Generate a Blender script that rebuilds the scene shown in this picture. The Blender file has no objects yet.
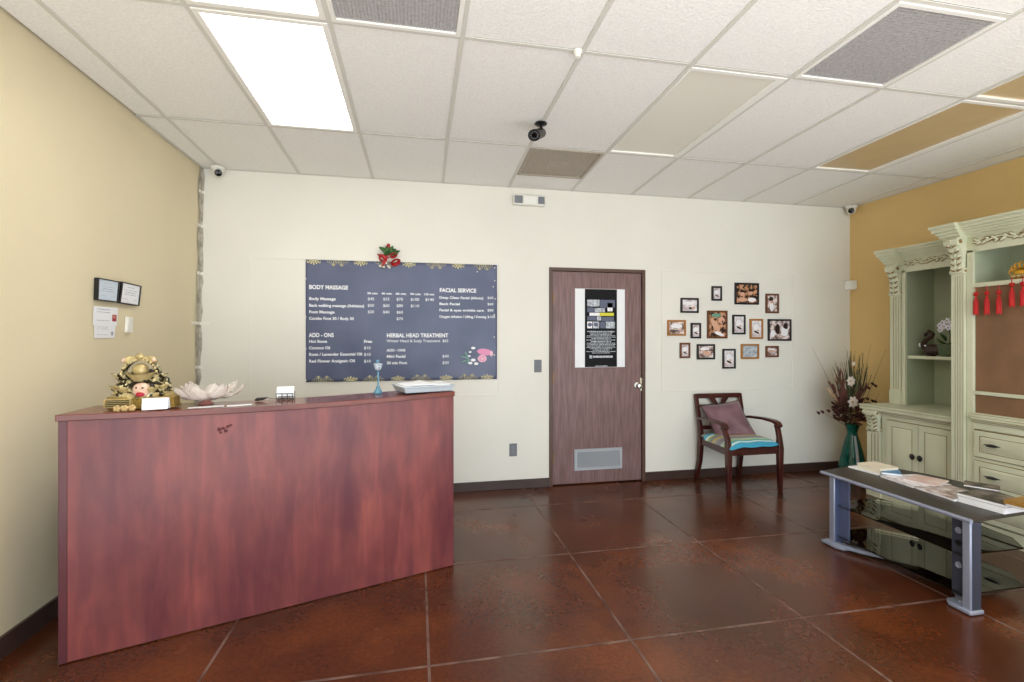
import bpy, bmesh, math, random
from mathutils import Vector, Matrix
random.seed(7)
R = math.radians
SC = bpy.context.scene
COL = SC.collection

# ------------------------------------------------------------------ camera
F = 482.0; TH = R(11.15); HX = 512.0; HY = 338.0; H = 1.40
cam_d = bpy.data.cameras.new('camera'); cam = bpy.data.objects.new('camera', cam_d); COL.objects.link(cam)
cam.location = (0, 0, H); cam.rotation_euler = (R(90), 0, -TH)
cam_d.sensor_width = 36; cam_d.lens = F / 1024 * 36
cam_d.shift_y = -(341 - HY) / 1024
cam_d.clip_start = 0.02
SC.camera = cam
SC.view_settings.view_transform = 'Standard'; SC.view_settings.look = 'None'
SC.view_settings.gamma = 1; SC.view_settings.use_curve_mapping = False
SC.view_settings.exposure = 0.0

# ------------------------------------------------------------------ daylight outside the shop front
WORLD_STRENGTH = 2.3
w = bpy.data.worlds.new('world'); SC.world = w; w.use_nodes = True
nt = w.node_tree; nt.nodes.clear()
wo = nt.nodes.new('ShaderNodeOutputWorld'); bg = nt.nodes.new('ShaderNodeBackground')
tc = nt.nodes.new('ShaderNodeTexCoord'); sx = nt.nodes.new('ShaderNodeSeparateXYZ'); rp = nt.nodes.new('ShaderNodeValToRGB')
nt.links.new(tc.outputs['Generated'], sx.inputs[0])
mr = nt.nodes.new('ShaderNodeMapRange'); mr.inputs[1].default_value = -1; mr.inputs[2].default_value = 1
nt.links.new(sx.outputs['Z'], mr.inputs[0]); nt.links.new(mr.outputs[0], rp.inputs[0])
rp.color_ramp.elements[0].position = 0.46; rp.color_ramp.elements[0].color = (0.86, 0.84, 0.80, 1)
rp.color_ramp.elements[1].position = 0.54; rp.color_ramp.elements[1].color = (0.74, 0.86, 1.0, 1)
nt.links.new(rp.outputs[0], bg.inputs[0]); bg.inputs[1].default_value = WORLD_STRENGTH
nt.links.new(bg.outputs[0], wo.inputs[0])

def area(name, loc, rot, sx_, sy_, power, col):
    l = bpy.data.lights.new(name, 'AREA'); l.shape = 'RECTANGLE'; l.size = sx_; l.size_y = sy_
    l.energy = power; l.color = col
    o = bpy.data.objects.new(name, l); COL.objects.link(o); o.location = loc; o.rotation_euler = rot
    return o
# daylight coming through the shop window behind the camera
area('window_daylight', (1.4, -2.75, 1.45), (R(90), 0, 0), 6.0, 2.5, 180, (0.80, 0.90, 1.0))
# added uplight near the floor behind the camera, brightens the ceiling
area('ceiling_fill', (1.4, -.75, 0.06), (R(180), 0, 0), 5.6, 2.6, 165, (0.97, 0.98, 1.0))

# ------------------------------------------------------------------ plane helpers (measured points on real planes)
_s, _c = math.sin(TH), math.cos(TH)
def _ray(x, y):
    u = (x - HX) / F; v = -(y - HY) / F
    return (_s + u * _c, _c - u * _s, v)
def onY(x, y, Y=4.39):
    r = _ray(x, y); t = Y / r[1]; return Vector((r[0] * t, Y, H + r[2] * t))
def onX(x, y, X):
    r = _ray(x, y); t = X / r[0]; return Vector((X, r[1] * t, H + r[2] * t))
def onZ(x, y, Z):
    r = _ray(x, y); t = (Z - H) / r[2]; return Vector((r[0] * t, r[1] * t, Z))

# ------------------------------------------------------------------ materials
def lin(c):
    if isinstance(c, str):
        c = tuple(int(c[i:i + 2], 16) for i in (0, 2, 4))
    return tuple(((v / 255) / 12.92 if v / 255 <= 0.04045 else ((v / 255 + 0.055) / 1.055) ** 2.4) for v in c) + (1,)
M = {}
def mat(name, col, rough=0.5, metal=0.0, var=0.0, vscale=20.0, bump=0.0, bscale=60.0, col2=None, stretch=None,
        trans=0.0, coat=0.0, emit=0.0, alpha=1.0, sheen=0.0, ior=1.45, detail=4.0, lo=0.35, hi=0.65, spec=0.5):
    m = bpy.data.materials.new(name); m.use_nodes = True; n = m.node_tree.nodes; L = m.node_tree.links
    b = n['Principled BSDF']
    b.inputs['Base Color'].default_value = lin(col); b.inputs['Roughness'].default_value = rough
    b.inputs['Metallic'].default_value = metal; b.inputs['IOR'].default_value = ior
    b.inputs['Specular IOR Level'].default_value = spec
    b.inputs['Transmission Weight'].default_value = trans; b.inputs['Coat Weight'].default_value = coat
    b.inputs['Coat Roughness'].default_value = 0.08; b.inputs['Sheen Weight'].default_value = sheen
    b.inputs['Alpha'].default_value = alpha
    if emit:
        b.inputs['Emission Color'].default_value = lin(col); b.inputs['Emission Strength'].default_value = emit
    t = n.new('ShaderNodeTexCoord'); mp = n.new('ShaderNodeMapping'); L.new(t.outputs['Object'], mp.inputs[0])
    if stretch: mp.inputs['Scale'].default_value = stretch
    if col2 is None and var > 0:
        c = lin(col); col2 = None
        c2 = tuple(min(1, max(0, v * (1 + var))) for v in c[:3]) + (1,); c1 = tuple(v * (1 - var) for v in c[:3]) + (1,)
    elif col2 is not None:
        c1, c2 = lin(col), lin(col2)
    else: c1 = None
    if c1 is not None:
        nz = n.new('ShaderNodeTexNoise'); nz.inputs['Scale'].default_value = vscale; nz.inputs['Detail'].default_value = detail
        L.new(mp.outputs[0], nz.inputs['Vector'])
        cr = n.new('ShaderNodeValToRGB'); cr.color_ramp.elements[0].position = lo; cr.color_ramp.elements[1].position = hi
        cr.color_ramp.elements[0].color = c1; cr.color_ramp.elements[1].color = c2
        L.new(nz.outputs['Fac'], cr.inputs[0]); L.new(cr.outputs[0], b.inputs['Base Color'])
    if bump:
        nb = n.new('ShaderNodeTexNoise'); nb.inputs['Scale'].default_value = bscale; nb.inputs['Detail'].default_value = 3
        L.new(mp.outputs[0], nb.inputs['Vector'])
        bp = n.new('ShaderNodeBump'); bp.inputs['Strength'].default_value = bump; bp.inputs['Distance'].default_value = 0.01
        L.new(nb.outputs['Fac'], bp.inputs['Height']); L.new(bp.outputs[0], b.inputs['Normal'])
    M[name] = m
    return m

mat('wall_cream', 'EAE7DE', 0.75, var=0.02, vscale=1.5, bump=0.12, bscale=90)
mat('wall_tan', 'E2D6B6', 0.7, var=0.03, vscale=1.2, bump=0.15, bscale=90)
mat('wall_mustard', 'DFBE80', 0.75, var=0.03, vscale=1.5, bump=0.12, bscale=90)
mat('caulk_grey', 'B4AEA0', 0.9, var=0.3, vscale=14)
mat('plaster_white', 'F0ECE2', 0.9)
mat('baseboard_brown', '45342F', 0.35, var=0.15, vscale=6)
mat('tile_white', 'F6F5F2', 0.9, bump=0.35, bscale=70, var=0.05, vscale=90)
mat('grid_white', 'D9D7CF', 0.5)
mat('dark_void', '1A1917', 0.9)
mat('frame_white', 'F4F3EE', 0.35)
mat('vent_grey', 'A8A6A7', 0.6, col2='BAB8B8', vscale=60, stretch=(1, 1, 1), detail=2)
mat('vent_brown', 'A89E90', 0.6, col2='B8AEA0', vscale=60)
mat('vent_core', '77736E', 0.7)
mat('lens_white', 'E9E6DA', 0.35)
mat('lens_tan', 'CDB488', 0.3, var=0.03, vscale=5)
mat('lens_lit', 'FFFDF8', 0.5, emit=5.0)
mat('door_wood', '6E5450', 0.42, col2='87696A', vscale=5, stretch=(9, 9, 0.8), detail=8, bump=0.05, bscale=20)
mat('door_frame_brown', '5A4238', 0.4, var=0.1, vscale=5)
mat('chrome', 'C9C9C6', 0.25, metal=1.0)
mat('hinge_bronze', '8A6A4A', 0.4, metal=0.6)
mat('brass', 'B99A6A', 0.3, metal=1.0)
mat('steel_grey', '8A8C92', 0.5, metal=0.5)
mat('plate_grey', '74767C', 0.5)
mat('grille_grey', 'A9ADB4', 0.5)
mat('paper', 'F1F3F7', 0.7)
mat('paper_blue', 'CFDCE9', 0.5)
mat('ink', '55555C', 0.7)
mat('black_plastic', '141416', 0.35)
mat('black_satin', '0E0F12', 0.6, spec=0.25)
mat('lens_black', '060608', 0.08)
mat('white_plastic', 'EDEBE4', 0.35)
mat('banner_cloth', '4C5470', 0.36, col2='5C617E', vscale=2.5, sheen=0.2)
mat('banner_gold', 'F6EDC0', 0.6)
mat('lettering_white', 'F2F3F8', 0.6)
mat('red_ribbon', 'A8161C', 0.45, var=0.3, vscale=40)
mat('red_tassel', 'B80E0A', 0.6, var=0.2, vscale=60, stretch=(3, 3, 0.4))
mat('leaf_green', '2E5A2A', 0.5, var=0.3, vscale=30)
mat('pink_towel', 'E79AC0', 0.8)
mat('pink_pale', 'EFC2CF', 0.7)
mat('stone_grey', '5B6178', 0.5)
# counter laminate
def counter_mat():
    m = mat('counter_wood', '6E3539', 0.32, col2='92504A', vscale=2.0, stretch=(2.6, 2.6, 0.8), detail=6, lo=0.3, hi=0.75, coat=0.0)
    n = m.node_tree.nodes; L = m.node_tree.links; b = n['Principled BSDF']; t = n.new('ShaderNodeTexCoord')
    def lay(sc, st, c1, c2, lo, hi, det, src):
        mp = n.new('ShaderNodeMapping'); mp.inputs['Scale'].default_value = st; L.new(t.outputs['Object'], mp.inputs[0])
        z = n.new('ShaderNodeTexNoise'); z.inputs['Scale'].default_value = sc; z.inputs['Detail'].default_value = det; z.inputs['Distortion'].default_value = 0.8
        L.new(mp.outputs[0], z.inputs['Vector']); r = n.new('ShaderNodeValToRGB'); r.color_ramp.elements[0].position = lo; r.color_ramp.elements[1].position = hi
        r.color_ramp.elements[0].color = c1; r.color_ramp.elements[1].color = c2; L.new(z.outputs['Fac'], r.inputs[0])
        mx = n.new('ShaderNodeMix'); mx.data_type = 'RGBA'; mx.blend_type = 'MULTIPLY'; mx.inputs[0].default_value = 1
        L.new(src, mx.inputs[6]); L.new(r.outputs[0], mx.inputs[7]); return mx.outputs[2]
    src = b.inputs['Base Color'].links[0].from_socket
    src = lay(14, (1.2, 1.2, 0.16), (0.80, 0.76, 0.84, 1), (1.12, 1.10, 1.06, 1), .35, .65, 6, src)
    src = lay(5, (1, 1, 0.55), (0.80, 0.76, 0.88, 1), (1.06, 1.04, 1.0, 1), .36, .60, 9, src)
    L.new(src, b.inputs['Base Color'])
counter_mat()
mat('counter_edge', '5A2A30', 0.3, var=0.1, vscale=6)
mat('counter_top', '64302A', 0.18, col2='7C423A', vscale=3, stretch=(1, 3, 1), detail=8)
mat('scuff', '5A2326', 0.5)
# cabinet
mat('cabinet_paint', 'C9CBAE', 0.5, col2='D6D7BE', vscale=4, stretch=(1, 1, 0.4), detail=6)
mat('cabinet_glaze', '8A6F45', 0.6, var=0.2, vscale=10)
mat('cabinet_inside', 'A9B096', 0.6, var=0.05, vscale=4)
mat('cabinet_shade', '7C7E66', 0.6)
mat('cork_brown', '7C5C42', 0.75, col2='876548', vscale=6)
mat('pewter', '3A3A3C', 0.35, metal=0.7)
# stand
mat('stand_top', '35302D', 0.4, var=0.08, vscale=40)
mat('stand_silver', '9AA0B4', 0.35, metal=0.35)
mat('stand_blue', '5A6586', 0.35, metal=0.3)
mat('stand_dark', '3C4150', 0.4, metal=0.2)
# chair
mat('mahogany', '3A1512', 0.28, col2='4E1F1A', vscale=6, stretch=(3, 3, 1), coat=0.2)
mat('pillow_plum', '6A4A52', 0.4, col2='83606A', vscale=8, sheen=0.3)
mat('pillow_trim', '2A1A20', 0.5)
mat('pads_green', '3E8E9A', 0.8)
mat('seat_fabric', '25304A', 0.8)
# decor
mat('antique_gold', '2C2412', 0.35, metal=0.3, col2='DDD0A2', vscale=45, lo=0.46, hi=0.57)
mat('gold_pale', 'BDAA78', 0.3, metal=0.35, var=0.15, vscale=30)
mat('gold_bright', 'E0A93A', 0.25, metal=0.8)
mat('gold_dark', '2A2415', 0.45, metal=0.3)
mat('base_brass', 'A48A48', 0.35, metal=0.5, var=0.2, vscale=40)
mat('face_pink', 'D2A890', 0.4, col2='E8CDB8', vscale=40)
mat('mouth_red', 'B02438', 0.4)
mat('bead_tan', 'C8AC78', 0.45)
mat('vase_foot', 'B98078', 0.3)
mat('blue_holder', '6FA8C4', 0.25, trans=0.3)
mat('crystal', 'DDE8F4', 0.1, trans=0.5)
mat('tray_grey', 'BCC6CF', 0.35)
mat('duck_brown', '38261F', 0.3, var=0.3, vscale=30)
mat('planter_green', '56664A', 0.4, var=0.15, vscale=30)
mat('orchid_white', 'E4E2F0', 0.6)
mat('dried_brown', '6B4038', 0.8, var=0.3, vscale=20)
mat('dried_maroon', '47201F', 0.8, var=0.3, vscale=30)
mat('dried_tan', 'A98C6E', 0.85, var=0.2, vscale=30)
mat('dried_green', '4D5238', 0.8, var=0.3, vscale=20)
mat('petal_white', 'F0E3D8', 0.7)
mat('cover_white', 'ECE8EA', 0.4, col2='9E8A8C', vscale=16, detail=3, lo=0.5, hi=0.75)
mat('cover_blue', '4F86B4', 0.4)
mat('cover_pink', 'D9B2AC', 0.4, col2='E6D5CC', vscale=9)
mat('cover_photo', '8A6E66', 0.35, col2='E4DCDA', vscale=22, detail=6)
mat('cover_dark', '2E2A28', 0.35, col2='8E7F72', vscale=16, detail=6, lo=0.45, hi=0.7)
mat('cover_mauve', '6A5868', 0.4, col2='A08C98', vscale=8)
mat('cover_gold', '9A7436', 0.45)
mat('pages_cream', 'E6DCC6', 0.8, var=0.05, vscale=200, stretch=(0.1, 0.1, 3))
mat('pages_white', 'EFEEF0', 0.8, var=0.05, vscale=200, stretch=(0.1, 0.1, 3))
mat('frame_black', '1C1B1E', 0.4)
mat('frame_brown', '6A3F22', 0.4, var=0.1, vscale=20)
mat('frame_oak', 'A8702F', 0.4, var=0.12, vscale=20)
mat('photo_a', '6E4E42', 0.35, col2='EFE0DE', vscale=22, detail=3, lo=0.4, hi=0.6)
mat('photo_b', 'B9A4A6', 0.35, col2='F1ECEE', vscale=14, detail=2, lo=0.35, hi=0.6)
mat('photo_c', '281A16', 0.35, col2='D9A07A', vscale=24, detail=3, lo=0.45, hi=0.6)
mat('photo_d', '8E98A6', 0.35, col2='CDD3DA', vscale=30, detail=5)
mat('skin_print', 'D9A88E', 0.4)
mat('towel_print', 'F0EEF2', 0.4)
mat('hair_print', '2B1C18', 0.4)
mat('leafprint', '6FA08A', 0.4)
mat('yellow_print', 'D9D23A', 0.5)
mat('grey_print', '8C929C', 0.5, col2='D2D6DE', vscale=40, detail=3)

def glassy(name, tint, rough=0.02, mixf=None, ior=1.5):
    """thin tinted pane: clear transmission with a fresnel reflection"""
    m = bpy.data.materials.new(name); m.use_nodes = True; n = m.node_tree.nodes; L = m.node_tree.links; n.clear()
    o = n.new('ShaderNodeOutputMaterial'); t = n.new('ShaderNodeBsdfTransparent'); g = n.new('ShaderNodeBsdfGlossy')
    t.inputs[0].default_value = tint; g.inputs['Roughness'].default_value = rough
    fr = n.new('ShaderNodeFresnel'); fr.inputs[0].default_value = ior; mx = n.new('ShaderNodeMixShader')
    L.new(fr.outputs[0], mx.inputs[0]); L.new(t.outputs[0], mx.inputs[1]); L.new(g.outputs[0], mx.inputs[2]); L.new(mx.outputs[0], o.inputs[0])
    M[name] = m; return m
glassy('shelf_glass', (0.90, 0.93, 0.91, 1), ior=1.75)
glassy('window_glass', (0.95, 0.97, 0.96, 1))
glassy('vase_green_glass', (0.10, 0.42, 0.36, 1), 0.05)
def petal_glass():
    m = bpy.data.materials.new('petal_glass'); m.use_nodes = True; n = m.node_tree.nodes; L = m.node_tree.links
    b = n['Principled BSDF']; b.inputs['Base Color'].default_value = lin('F6ECE6'); b.inputs['Roughness'].default_value = 0.25
    b.inputs['Subsurface Weight'].default_value = 0.0; b.inputs['Alpha'].default_value = 0.42
    b.inputs['Transmission Weight'].default_value = 0.15
    M['petal_glass'] = m
petal_glass()
def vase_mat():
    m = mat('vase_green', '0C4E45', 0.08, col2='187264', vscale=8, stretch=(4, 4, 0.6), trans=0.35)
vase_mat()

# stained concrete floor
def floor_mat():
    m = bpy.data.materials.new('stained_concrete'); m.use_nodes = True; n = m.node_tree.nodes; L = m.node_tree.links
    b = n['Principled BSDF']; t = n.new('ShaderNodeTexCoord')
    a = n.new('ShaderNodeTexNoise'); a.inputs['Scale'].default_value = 1.6; a.inputs['Detail'].default_value = 7; a.inputs['Roughness'].default_value = 0.52
    a.inputs['Distortion'].default_value = 0.2
    L.new(t.outputs['Object'], a.inputs['Vector'])
    c = n.new('ShaderNodeValToRGB'); e = c.color_ramp.elements
    e[0].position = 0.22; e[0].color = lin('3C2115'); e[1].position = 0.82; e[1].color = lin('7C431F')
    k = c.color_ramp.elements.new(0.5); k.color = lin('552B17')
    L.new(a.outputs['Fac'], c.inputs[0])
    f = n.new('ShaderNodeTexNoise'); f.inputs['Scale'].default_value = 55; f.inputs['Detail'].default_value = 5
    L.new(t.outputs['Object'], f.inputs['Vector'])
    c2 = n.new('ShaderNodeValToRGB'); c2.color_ramp.elements[0].position = 0.35; c2.color_ramp.elements[0].color = (0.78, 0.78, 0.78, 1)
    c2.color_ramp.elements[1].position = 0.7; c2.color_ramp.elements[1].color = (1.18, 1.16, 1.12, 1)
    L.new(f.outputs['Fac'], c2.inputs[0])
    mx = n.new('ShaderNodeMix'); mx.data_type = 'RGBA'; mx.blend_type = 'MULTIPLY'; mx.inputs[0].default_value = 1
    L.new(c.outputs[0], mx.inputs[6]); L.new(c2.outputs[0], mx.inputs[7]); L.new(mx.outputs[2], b.inputs['Base Color'])
    rr = n.new('ShaderNodeMapRange'); rr.inputs[3].default_value = 0.16; rr.inputs[4].default_value = 0.34
    g = n.new('ShaderNodeTexNoise'); g.inputs['Scale'].default_value = 3; g.inputs['Detail'].default_value = 4
    L.new(t.outputs['Object'], g.inputs['Vector']); L.new(g.outputs['Fac'], rr.inputs[0]); L.new(rr.outputs[0], b.inputs['Roughness'])
    bp = n.new('ShaderNodeBump'); bp.inputs['Strength'].default_value = 0.08; bp.inputs['Distance'].default_value = 0.01
    g2 = n.new('ShaderNodeTexNoise'); g2.inputs['Scale'].default_value = 7; L.new(t.outputs['Object'], g2.inputs['Vector'])
    L.new(g2.outputs['Fac'], bp.inputs['Height']); L.new(bp.outputs[0], b.inputs['Normal'])
    M['stained_concrete'] = m
floor_mat()
mat('joint_grout', '7A6258', 0.6, col2='4A2E24', vscale=9)

def stripes(name):
    m = bpy.data.materials.new(name); m.use_nodes = True; n = m.node_tree.nodes; L = m.node_tree.links
    b = n['Principled BSDF']; b.inputs['Roughness'].default_value = 0.8
    t = n.new('ShaderNodeTexCoord'); s = n.new('ShaderNodeSeparateXYZ'); L.new(t.outputs['Object'], s.inputs[0])
    a = n.new('ShaderNodeMapRange'); a.inputs[1].default_value = -0.25; a.inputs[2].default_value = 0.25; L.new(s.outputs['Y'], a.inputs[0])
    c = n.new('ShaderNodeValToRGB'); c.color_ramp.interpolation = 'CONSTANT'
    cols = [(0, '3E9DBE'), (.05, 'D6EDEE'), (.10, '55B2C4'), (.15, 'A9C87E'), (.20, 'B9C9C2'), (.27, '8E8C92'), (.40, 'A7A1A0'),
            (.46, 'C9B26A'), (.52, '8E8C92'), (.62, 'A9C87E'), (.68, 'E8F0EC'), (.74, '55B2C4'), (.8, '8E8C92'), (.9, 'A9C87E')]
    e = c.color_ramp.elements; e[0].position = 0; e[0].color = lin(cols[0][1]); e[1].position = cols[-1][0]; e[1].color = lin(cols[-1][1])
    for p, h in cols[1:-1]:
        k = e.new(p); k.color = lin(h)
    L.new(a.outputs[0], c.inputs[0]); L.new(c.outputs[0], b.inputs['Base Color']); M[name] = m
stripes('stripe_fabric')

# ------------------------------------------------------------------ mesh builder
ORG = {}
class MB:
    def __init__(s): s.v = []; s.f = []; s.m = []
    def add(s, vs, fs, m=0):
        k = len(s.v); s.v += [tuple(v) for v in vs]; s.f += [tuple(i + k for i in f) for f in fs]; s.m += [m] * len(fs); return s
    def box(s, x0, x1, y0, y1, z0, z1, m=0):
        x0, x1 = min(x0, x1), max(x0, x1); y0, y1 = min(y0, y1), max(y0, y1); z0, z1 = min(z0, z1), max(z0, z1)
        vs = [(x, y, z) for x in (x0, x1) for y in (y0, y1) for z in (z0, z1)]
        return s.add(vs, [(0, 1, 3, 2), (4, 6, 7, 5), (0, 4, 5, 1), (2, 3, 7, 6), (0, 2, 6, 4), (1, 5, 7, 3)], m)
    def hexa(s, p, m=0):   # 8 points: bottom loop 4, top loop 4
        return s.add(p, [(3, 2, 1, 0), (4, 5, 6, 7), (0, 1, 5, 4), (1, 2, 6, 5), (2, 3, 7, 6), (3, 0, 4, 7)], m)
    def obox(s, c, hx, hy, hz, rot=(0, 0, 0), m=0):
        from mathutils import Euler
        E = Euler(rot).to_matrix(); c = Vector(c)
        p = [c + E @ Vector(q) for q in ((-hx, -hy, -hz), (hx, -hy, -hz), (hx, hy, -hz), (-hx, hy, -hz), (-hx, -hy, hz), (hx, -hy, hz), (hx, hy, hz), (-hx, hy, hz))]
        return s.hexa(p, m)
    def prism(s, poly, z0, z1, m=0, T=None):   # poly in xy ccw; T maps a Vector
        n = len(poly); T = T or (lambda q: q)
        vs = [T(Vector((x, y, z0))) for x, y in poly] + [T(Vector((x, y, z1))) for x, y in poly]
        fs = [tuple(range(n - 1, -1, -1)), tuple(range(n, 2 * n))] + [(i, (i + 1) % n, n + (i + 1) % n, n + i) for i in range(n)]
        return s.add(vs, fs, m)
    def tube(s, pts, r, n=8, m=0, flat=1.0):
        pts = [Vector(p) for p in pts]; k = len(s.v); rs = r if isinstance(r, (list, tuple)) else [r] * len(pts)
        up = None; vs = []; fs = []
        for i, p in enumerate(pts):
            d = (pts[min(i + 1, len(pts) - 1)] - pts[max(i - 1, 0)]).normalized()
            if up is None:
                a = Vector((0, 0, 1)) if abs(d.z) < 0.9 else Vector((1, 0, 0)); up = d.cross(a).normalized()
            up = (up - d * up.dot(d)).normalized(); q = d.cross(up)
            for j in range(n):
                a = 2 * math.pi * j / n; vs.append(p + (up * math.cos(a) + q * math.sin(a) * flat) * rs[i])
        for i in range(len(pts) - 1):
            for j in range(n):
                fs.append((i * n + j, i * n + (j + 1) % n, (i + 1) * n + (j + 1) % n, (i + 1) * n + j))
        fs.append(tuple(range(n - 1, -1, -1))); fs.append(tuple(range((len(pts) - 1) * n, len(pts) * n)))
        return s.add(vs, fs, m)
    def barz(s, pts, w, d, m=0, ax=None):   # rectangular bar swept through pts; w,d half sizes (lists allowed)
        pts = [Vector(p) for p in pts]; vs = []; fs = []
        ws = w if isinstance(w, list) else [w] * len(pts); ds = d if isinstance(d, list) else [d] * len(pts)
        ax = Vector(ax or (1, 0, 0))
        for i, p in enumerate(pts):
            t = (pts[min(i + 1, len(pts) - 1)] - pts[max(i - 1, 0)]).normalized()
            u = (ax - t * ax.dot(t)).normalized(); q = t.cross(u)
            vs += [p + u * ws[i] + q * ds[i], p - u * ws[i] + q * ds[i], p - u * ws[i] - q * ds[i], p + u * ws[i] - q * ds[i]]
        for i in range(len(pts) - 1):
            for j in range(4): fs.append((i * 4 + j, i * 4 + (j + 1) % 4, i * 4 + 4 + (j + 1) % 4, i * 4 + 4 + j))
        fs.append((3, 2, 1, 0)); e = (len(pts) - 1) * 4; fs.append((e, e + 1, e + 2, e + 3))
        return s.add(vs, fs, m)
    def ball(s, c, rx, ry=None, rz=None, n=12, k=8, m=0, T=None):
        ry = rx if ry is None else ry; rz = rx if rz is None else rz; c = Vector(c); vs = []; fs = []
        for i in range(1, k):
            a = math.pi * i / k
            for j in range(n):
                b = 2 * math.pi * j / n; q = Vector((rx * math.sin(a) * math.cos(b), ry * math.sin(a) * math.sin(b), rz * math.cos(a)))
                vs.append(c + (T @ q if T else q))
        q = Vector((0, 0, rz)); vs.append(c + (T @ q if T else q)); vs.append(c - (T @ q if T else q))
        for i in range(k - 2):
            for j in range(n): fs.append((i * n + j, (i + 1) * n + j, (i + 1) * n + (j + 1) % n, i * n + (j + 1) % n))
        t = (k - 1) * n
        for j in range(n):
            fs.append((t, j, (j + 1) % n)); fs.append((t + 1, (k - 2) * n + (j + 1) % n, (k - 2) * n + j))
        return s.add(vs, fs, m)
    def lathe(s, prof, c, n=24, m=0, T=None):   # prof (r,z)
        c = Vector(c); vs = []; fs = []
        for r, z in prof:
            for j in range(n):
                b = 2 * math.pi * j / n; q = Vector((r * math.cos(b), r * math.sin(b), z)); vs.append(c + (T @ q if T else q))
        for i in range(len(prof) - 1):
            for j in range(n): fs.append((i * n + j, i * n + (j + 1) % n, (i + 1) * n + (j + 1) % n, (i + 1) * n + j))
        if prof[0][0] > 1e-4: fs.append(tuple(range(n - 1, -1, -1)))
        if prof[-1][0] > 1e-4: e = (len(prof) - 1) * n; fs.append(tuple(range(e, e + n)))
        return s.add(vs, fs, m)
    def grid(s, fn, nu, nv, m=0):
        vs = [fn(i / nu, j / nv) for j in range(nv + 1) for i in range(nu + 1)]
        fs = [(j * (nu + 1) + i, j * (nu + 1) + i + 1, (j + 1) * (nu + 1) + i + 1, (j + 1) * (nu + 1) + i) for j in range(nv) for i in range(nu)]
        return s.add(vs, fs, m)
    def build(s, name, mats, parent=None, bevel=0.0, smooth=True, angle=35, org=None, solid=0, sub=0, kind=None, label=None, cat=None, group=None):
        if isinstance(mats, str): mats = [mats]
        if org is None:
            xs = [v[0] for v in s.v]; ys = [v[1] for v in s.v]; zs = [v[2] for v in s.v]
            org = Vector(((min(xs) + max(xs)) / 2, (min(ys) + max(ys)) / 2, min(zs)))
        org = Vector(org)
        me = bpy.data.meshes.new(name); me.from_pydata([tuple(Vector(v) - org) for v in s.v], [], s.f)
        for q in mats: me.materials.append(M[q])
        for p, k in zip(me.polygons, s.m): p.material_index = k
        bm = bmesh.new(); bm.from_mesh(me); bmesh.ops.recalc_face_normals(bm, faces=bm.faces); bm.to_mesh(me); bm.free()
        if smooth:
            for p in me.polygons: p.use_smooth = True
            me.set_sharp_from_angle(angle=R(angle))
        o = bpy.data.objects.new(name, me); COL.objects.link(o); ORG[o.name] = org
        if parent is not None: o.parent = parent; o.location = org - ORG[parent.name]
        else: o.location = org
        if solid:
            k = o.modifiers.new('solid', 'SOLIDIFY'); k.thickness = solid; k.offset = 0
        if sub:
            k = o.modifiers.new('sub', 'SUBSURF'); k.levels = sub; k.render_levels = sub
        if bevel:
            k = o.modifiers.new('bevel', 'BEVEL'); k.width = bevel; k.segments = 2; k.limit_method = 'ANGLE'; k.angle_limit = R(40)
            k.harden_normals = False
        if kind: o['kind'] = kind
        if label: o['label'] = label
        if cat: o['category'] = cat
        if group: o['group'] = group
        return o
def thing(name, loc, label, cat, group=None):
    o = bpy.data.objects.new(name, None); COL.objects.link(o); o.location = loc; ORG[o.name] = Vector(loc)
    o.empty_display_size = 0.05; o['label'] = label; o['category'] = cat
    if group: o['group'] = group
    return o
def copy_tree(o, parent=None, loc=None, label=None):
    c = o.copy(); COL.objects.link(c); c.parent = parent
    if loc is not None: c.location = loc
    if label: c['label'] = label
    for ch in list(o.children): copy_tree(ch, c)
    return c
def text_mesh(mb, body, p, right, up, size, m=0, off=0.0, align='LEFT', width=None, depth=0.0006):
    """letters as geometry lying on a plane: p baseline start, right/up unit vectors, size = letter height factor"""
    cu = bpy.data.curves.new('t', 'FONT'); cu.body = body; cu.size = 1.0; cu.align_x = align; cu.offset = off; cu.resolution_u = 3
    o = bpy.data.objects.new('t', cu); COL.objects.link(o)
    bpy.context.view_layer.update()
    me = bpy.data.meshes.new_from_object(o.evaluated_get(bpy.context.evaluated_depsgraph_get()))
    p = Vector(p); right = Vector(right); up = Vector(up); n = right.cross(up)
    if len(me.vertices):
        w0 = max(v.co.x for v in me.vertices) - min(0, min(v.co.x for v in me.vertices))
        sx_ = size if width is None else width / w0
        mb.add([p + right * v.co.x * sx_ + up * v.co.y * size + n * depth for v in me.vertices], [tuple(q.vertices) for q in me.polygons], m)
    bpy.data.objects.remove(o); bpy.data.curves.remove(cu); bpy.data.meshes.remove(me)

# ------------------------------------------------------------------ ROOM SHELL
XL, XLB, XR, YB, YF, ZC = -1.738, -1.79, 4.576, 4.39, -2.6, 2.80
def leftx(z): return XLB + (XL - XLB) * z / ZC
MB().box(-2.0, XR + .12, YF - .1, YB + .12, -.1, 0).build('floor', 'stained_concrete', smooth=False, kind='structure', org=(0, 0, 0))
j = MB()
for k in range(-3, 5):
    x = .972 + .922 * k
    if XLB < x < XR: j.box(x - .006, x + .006, YF, YB, .0, .0012)
for k in range(-5, 3):
    y = 2.085 + .912 * k
    if y < YB - .1: j.box(XLB, XR, y - .006, y + .006, .0, .0014)
j.build('floor_joints', 'joint_grout', smooth=False, kind='structure')
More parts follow.
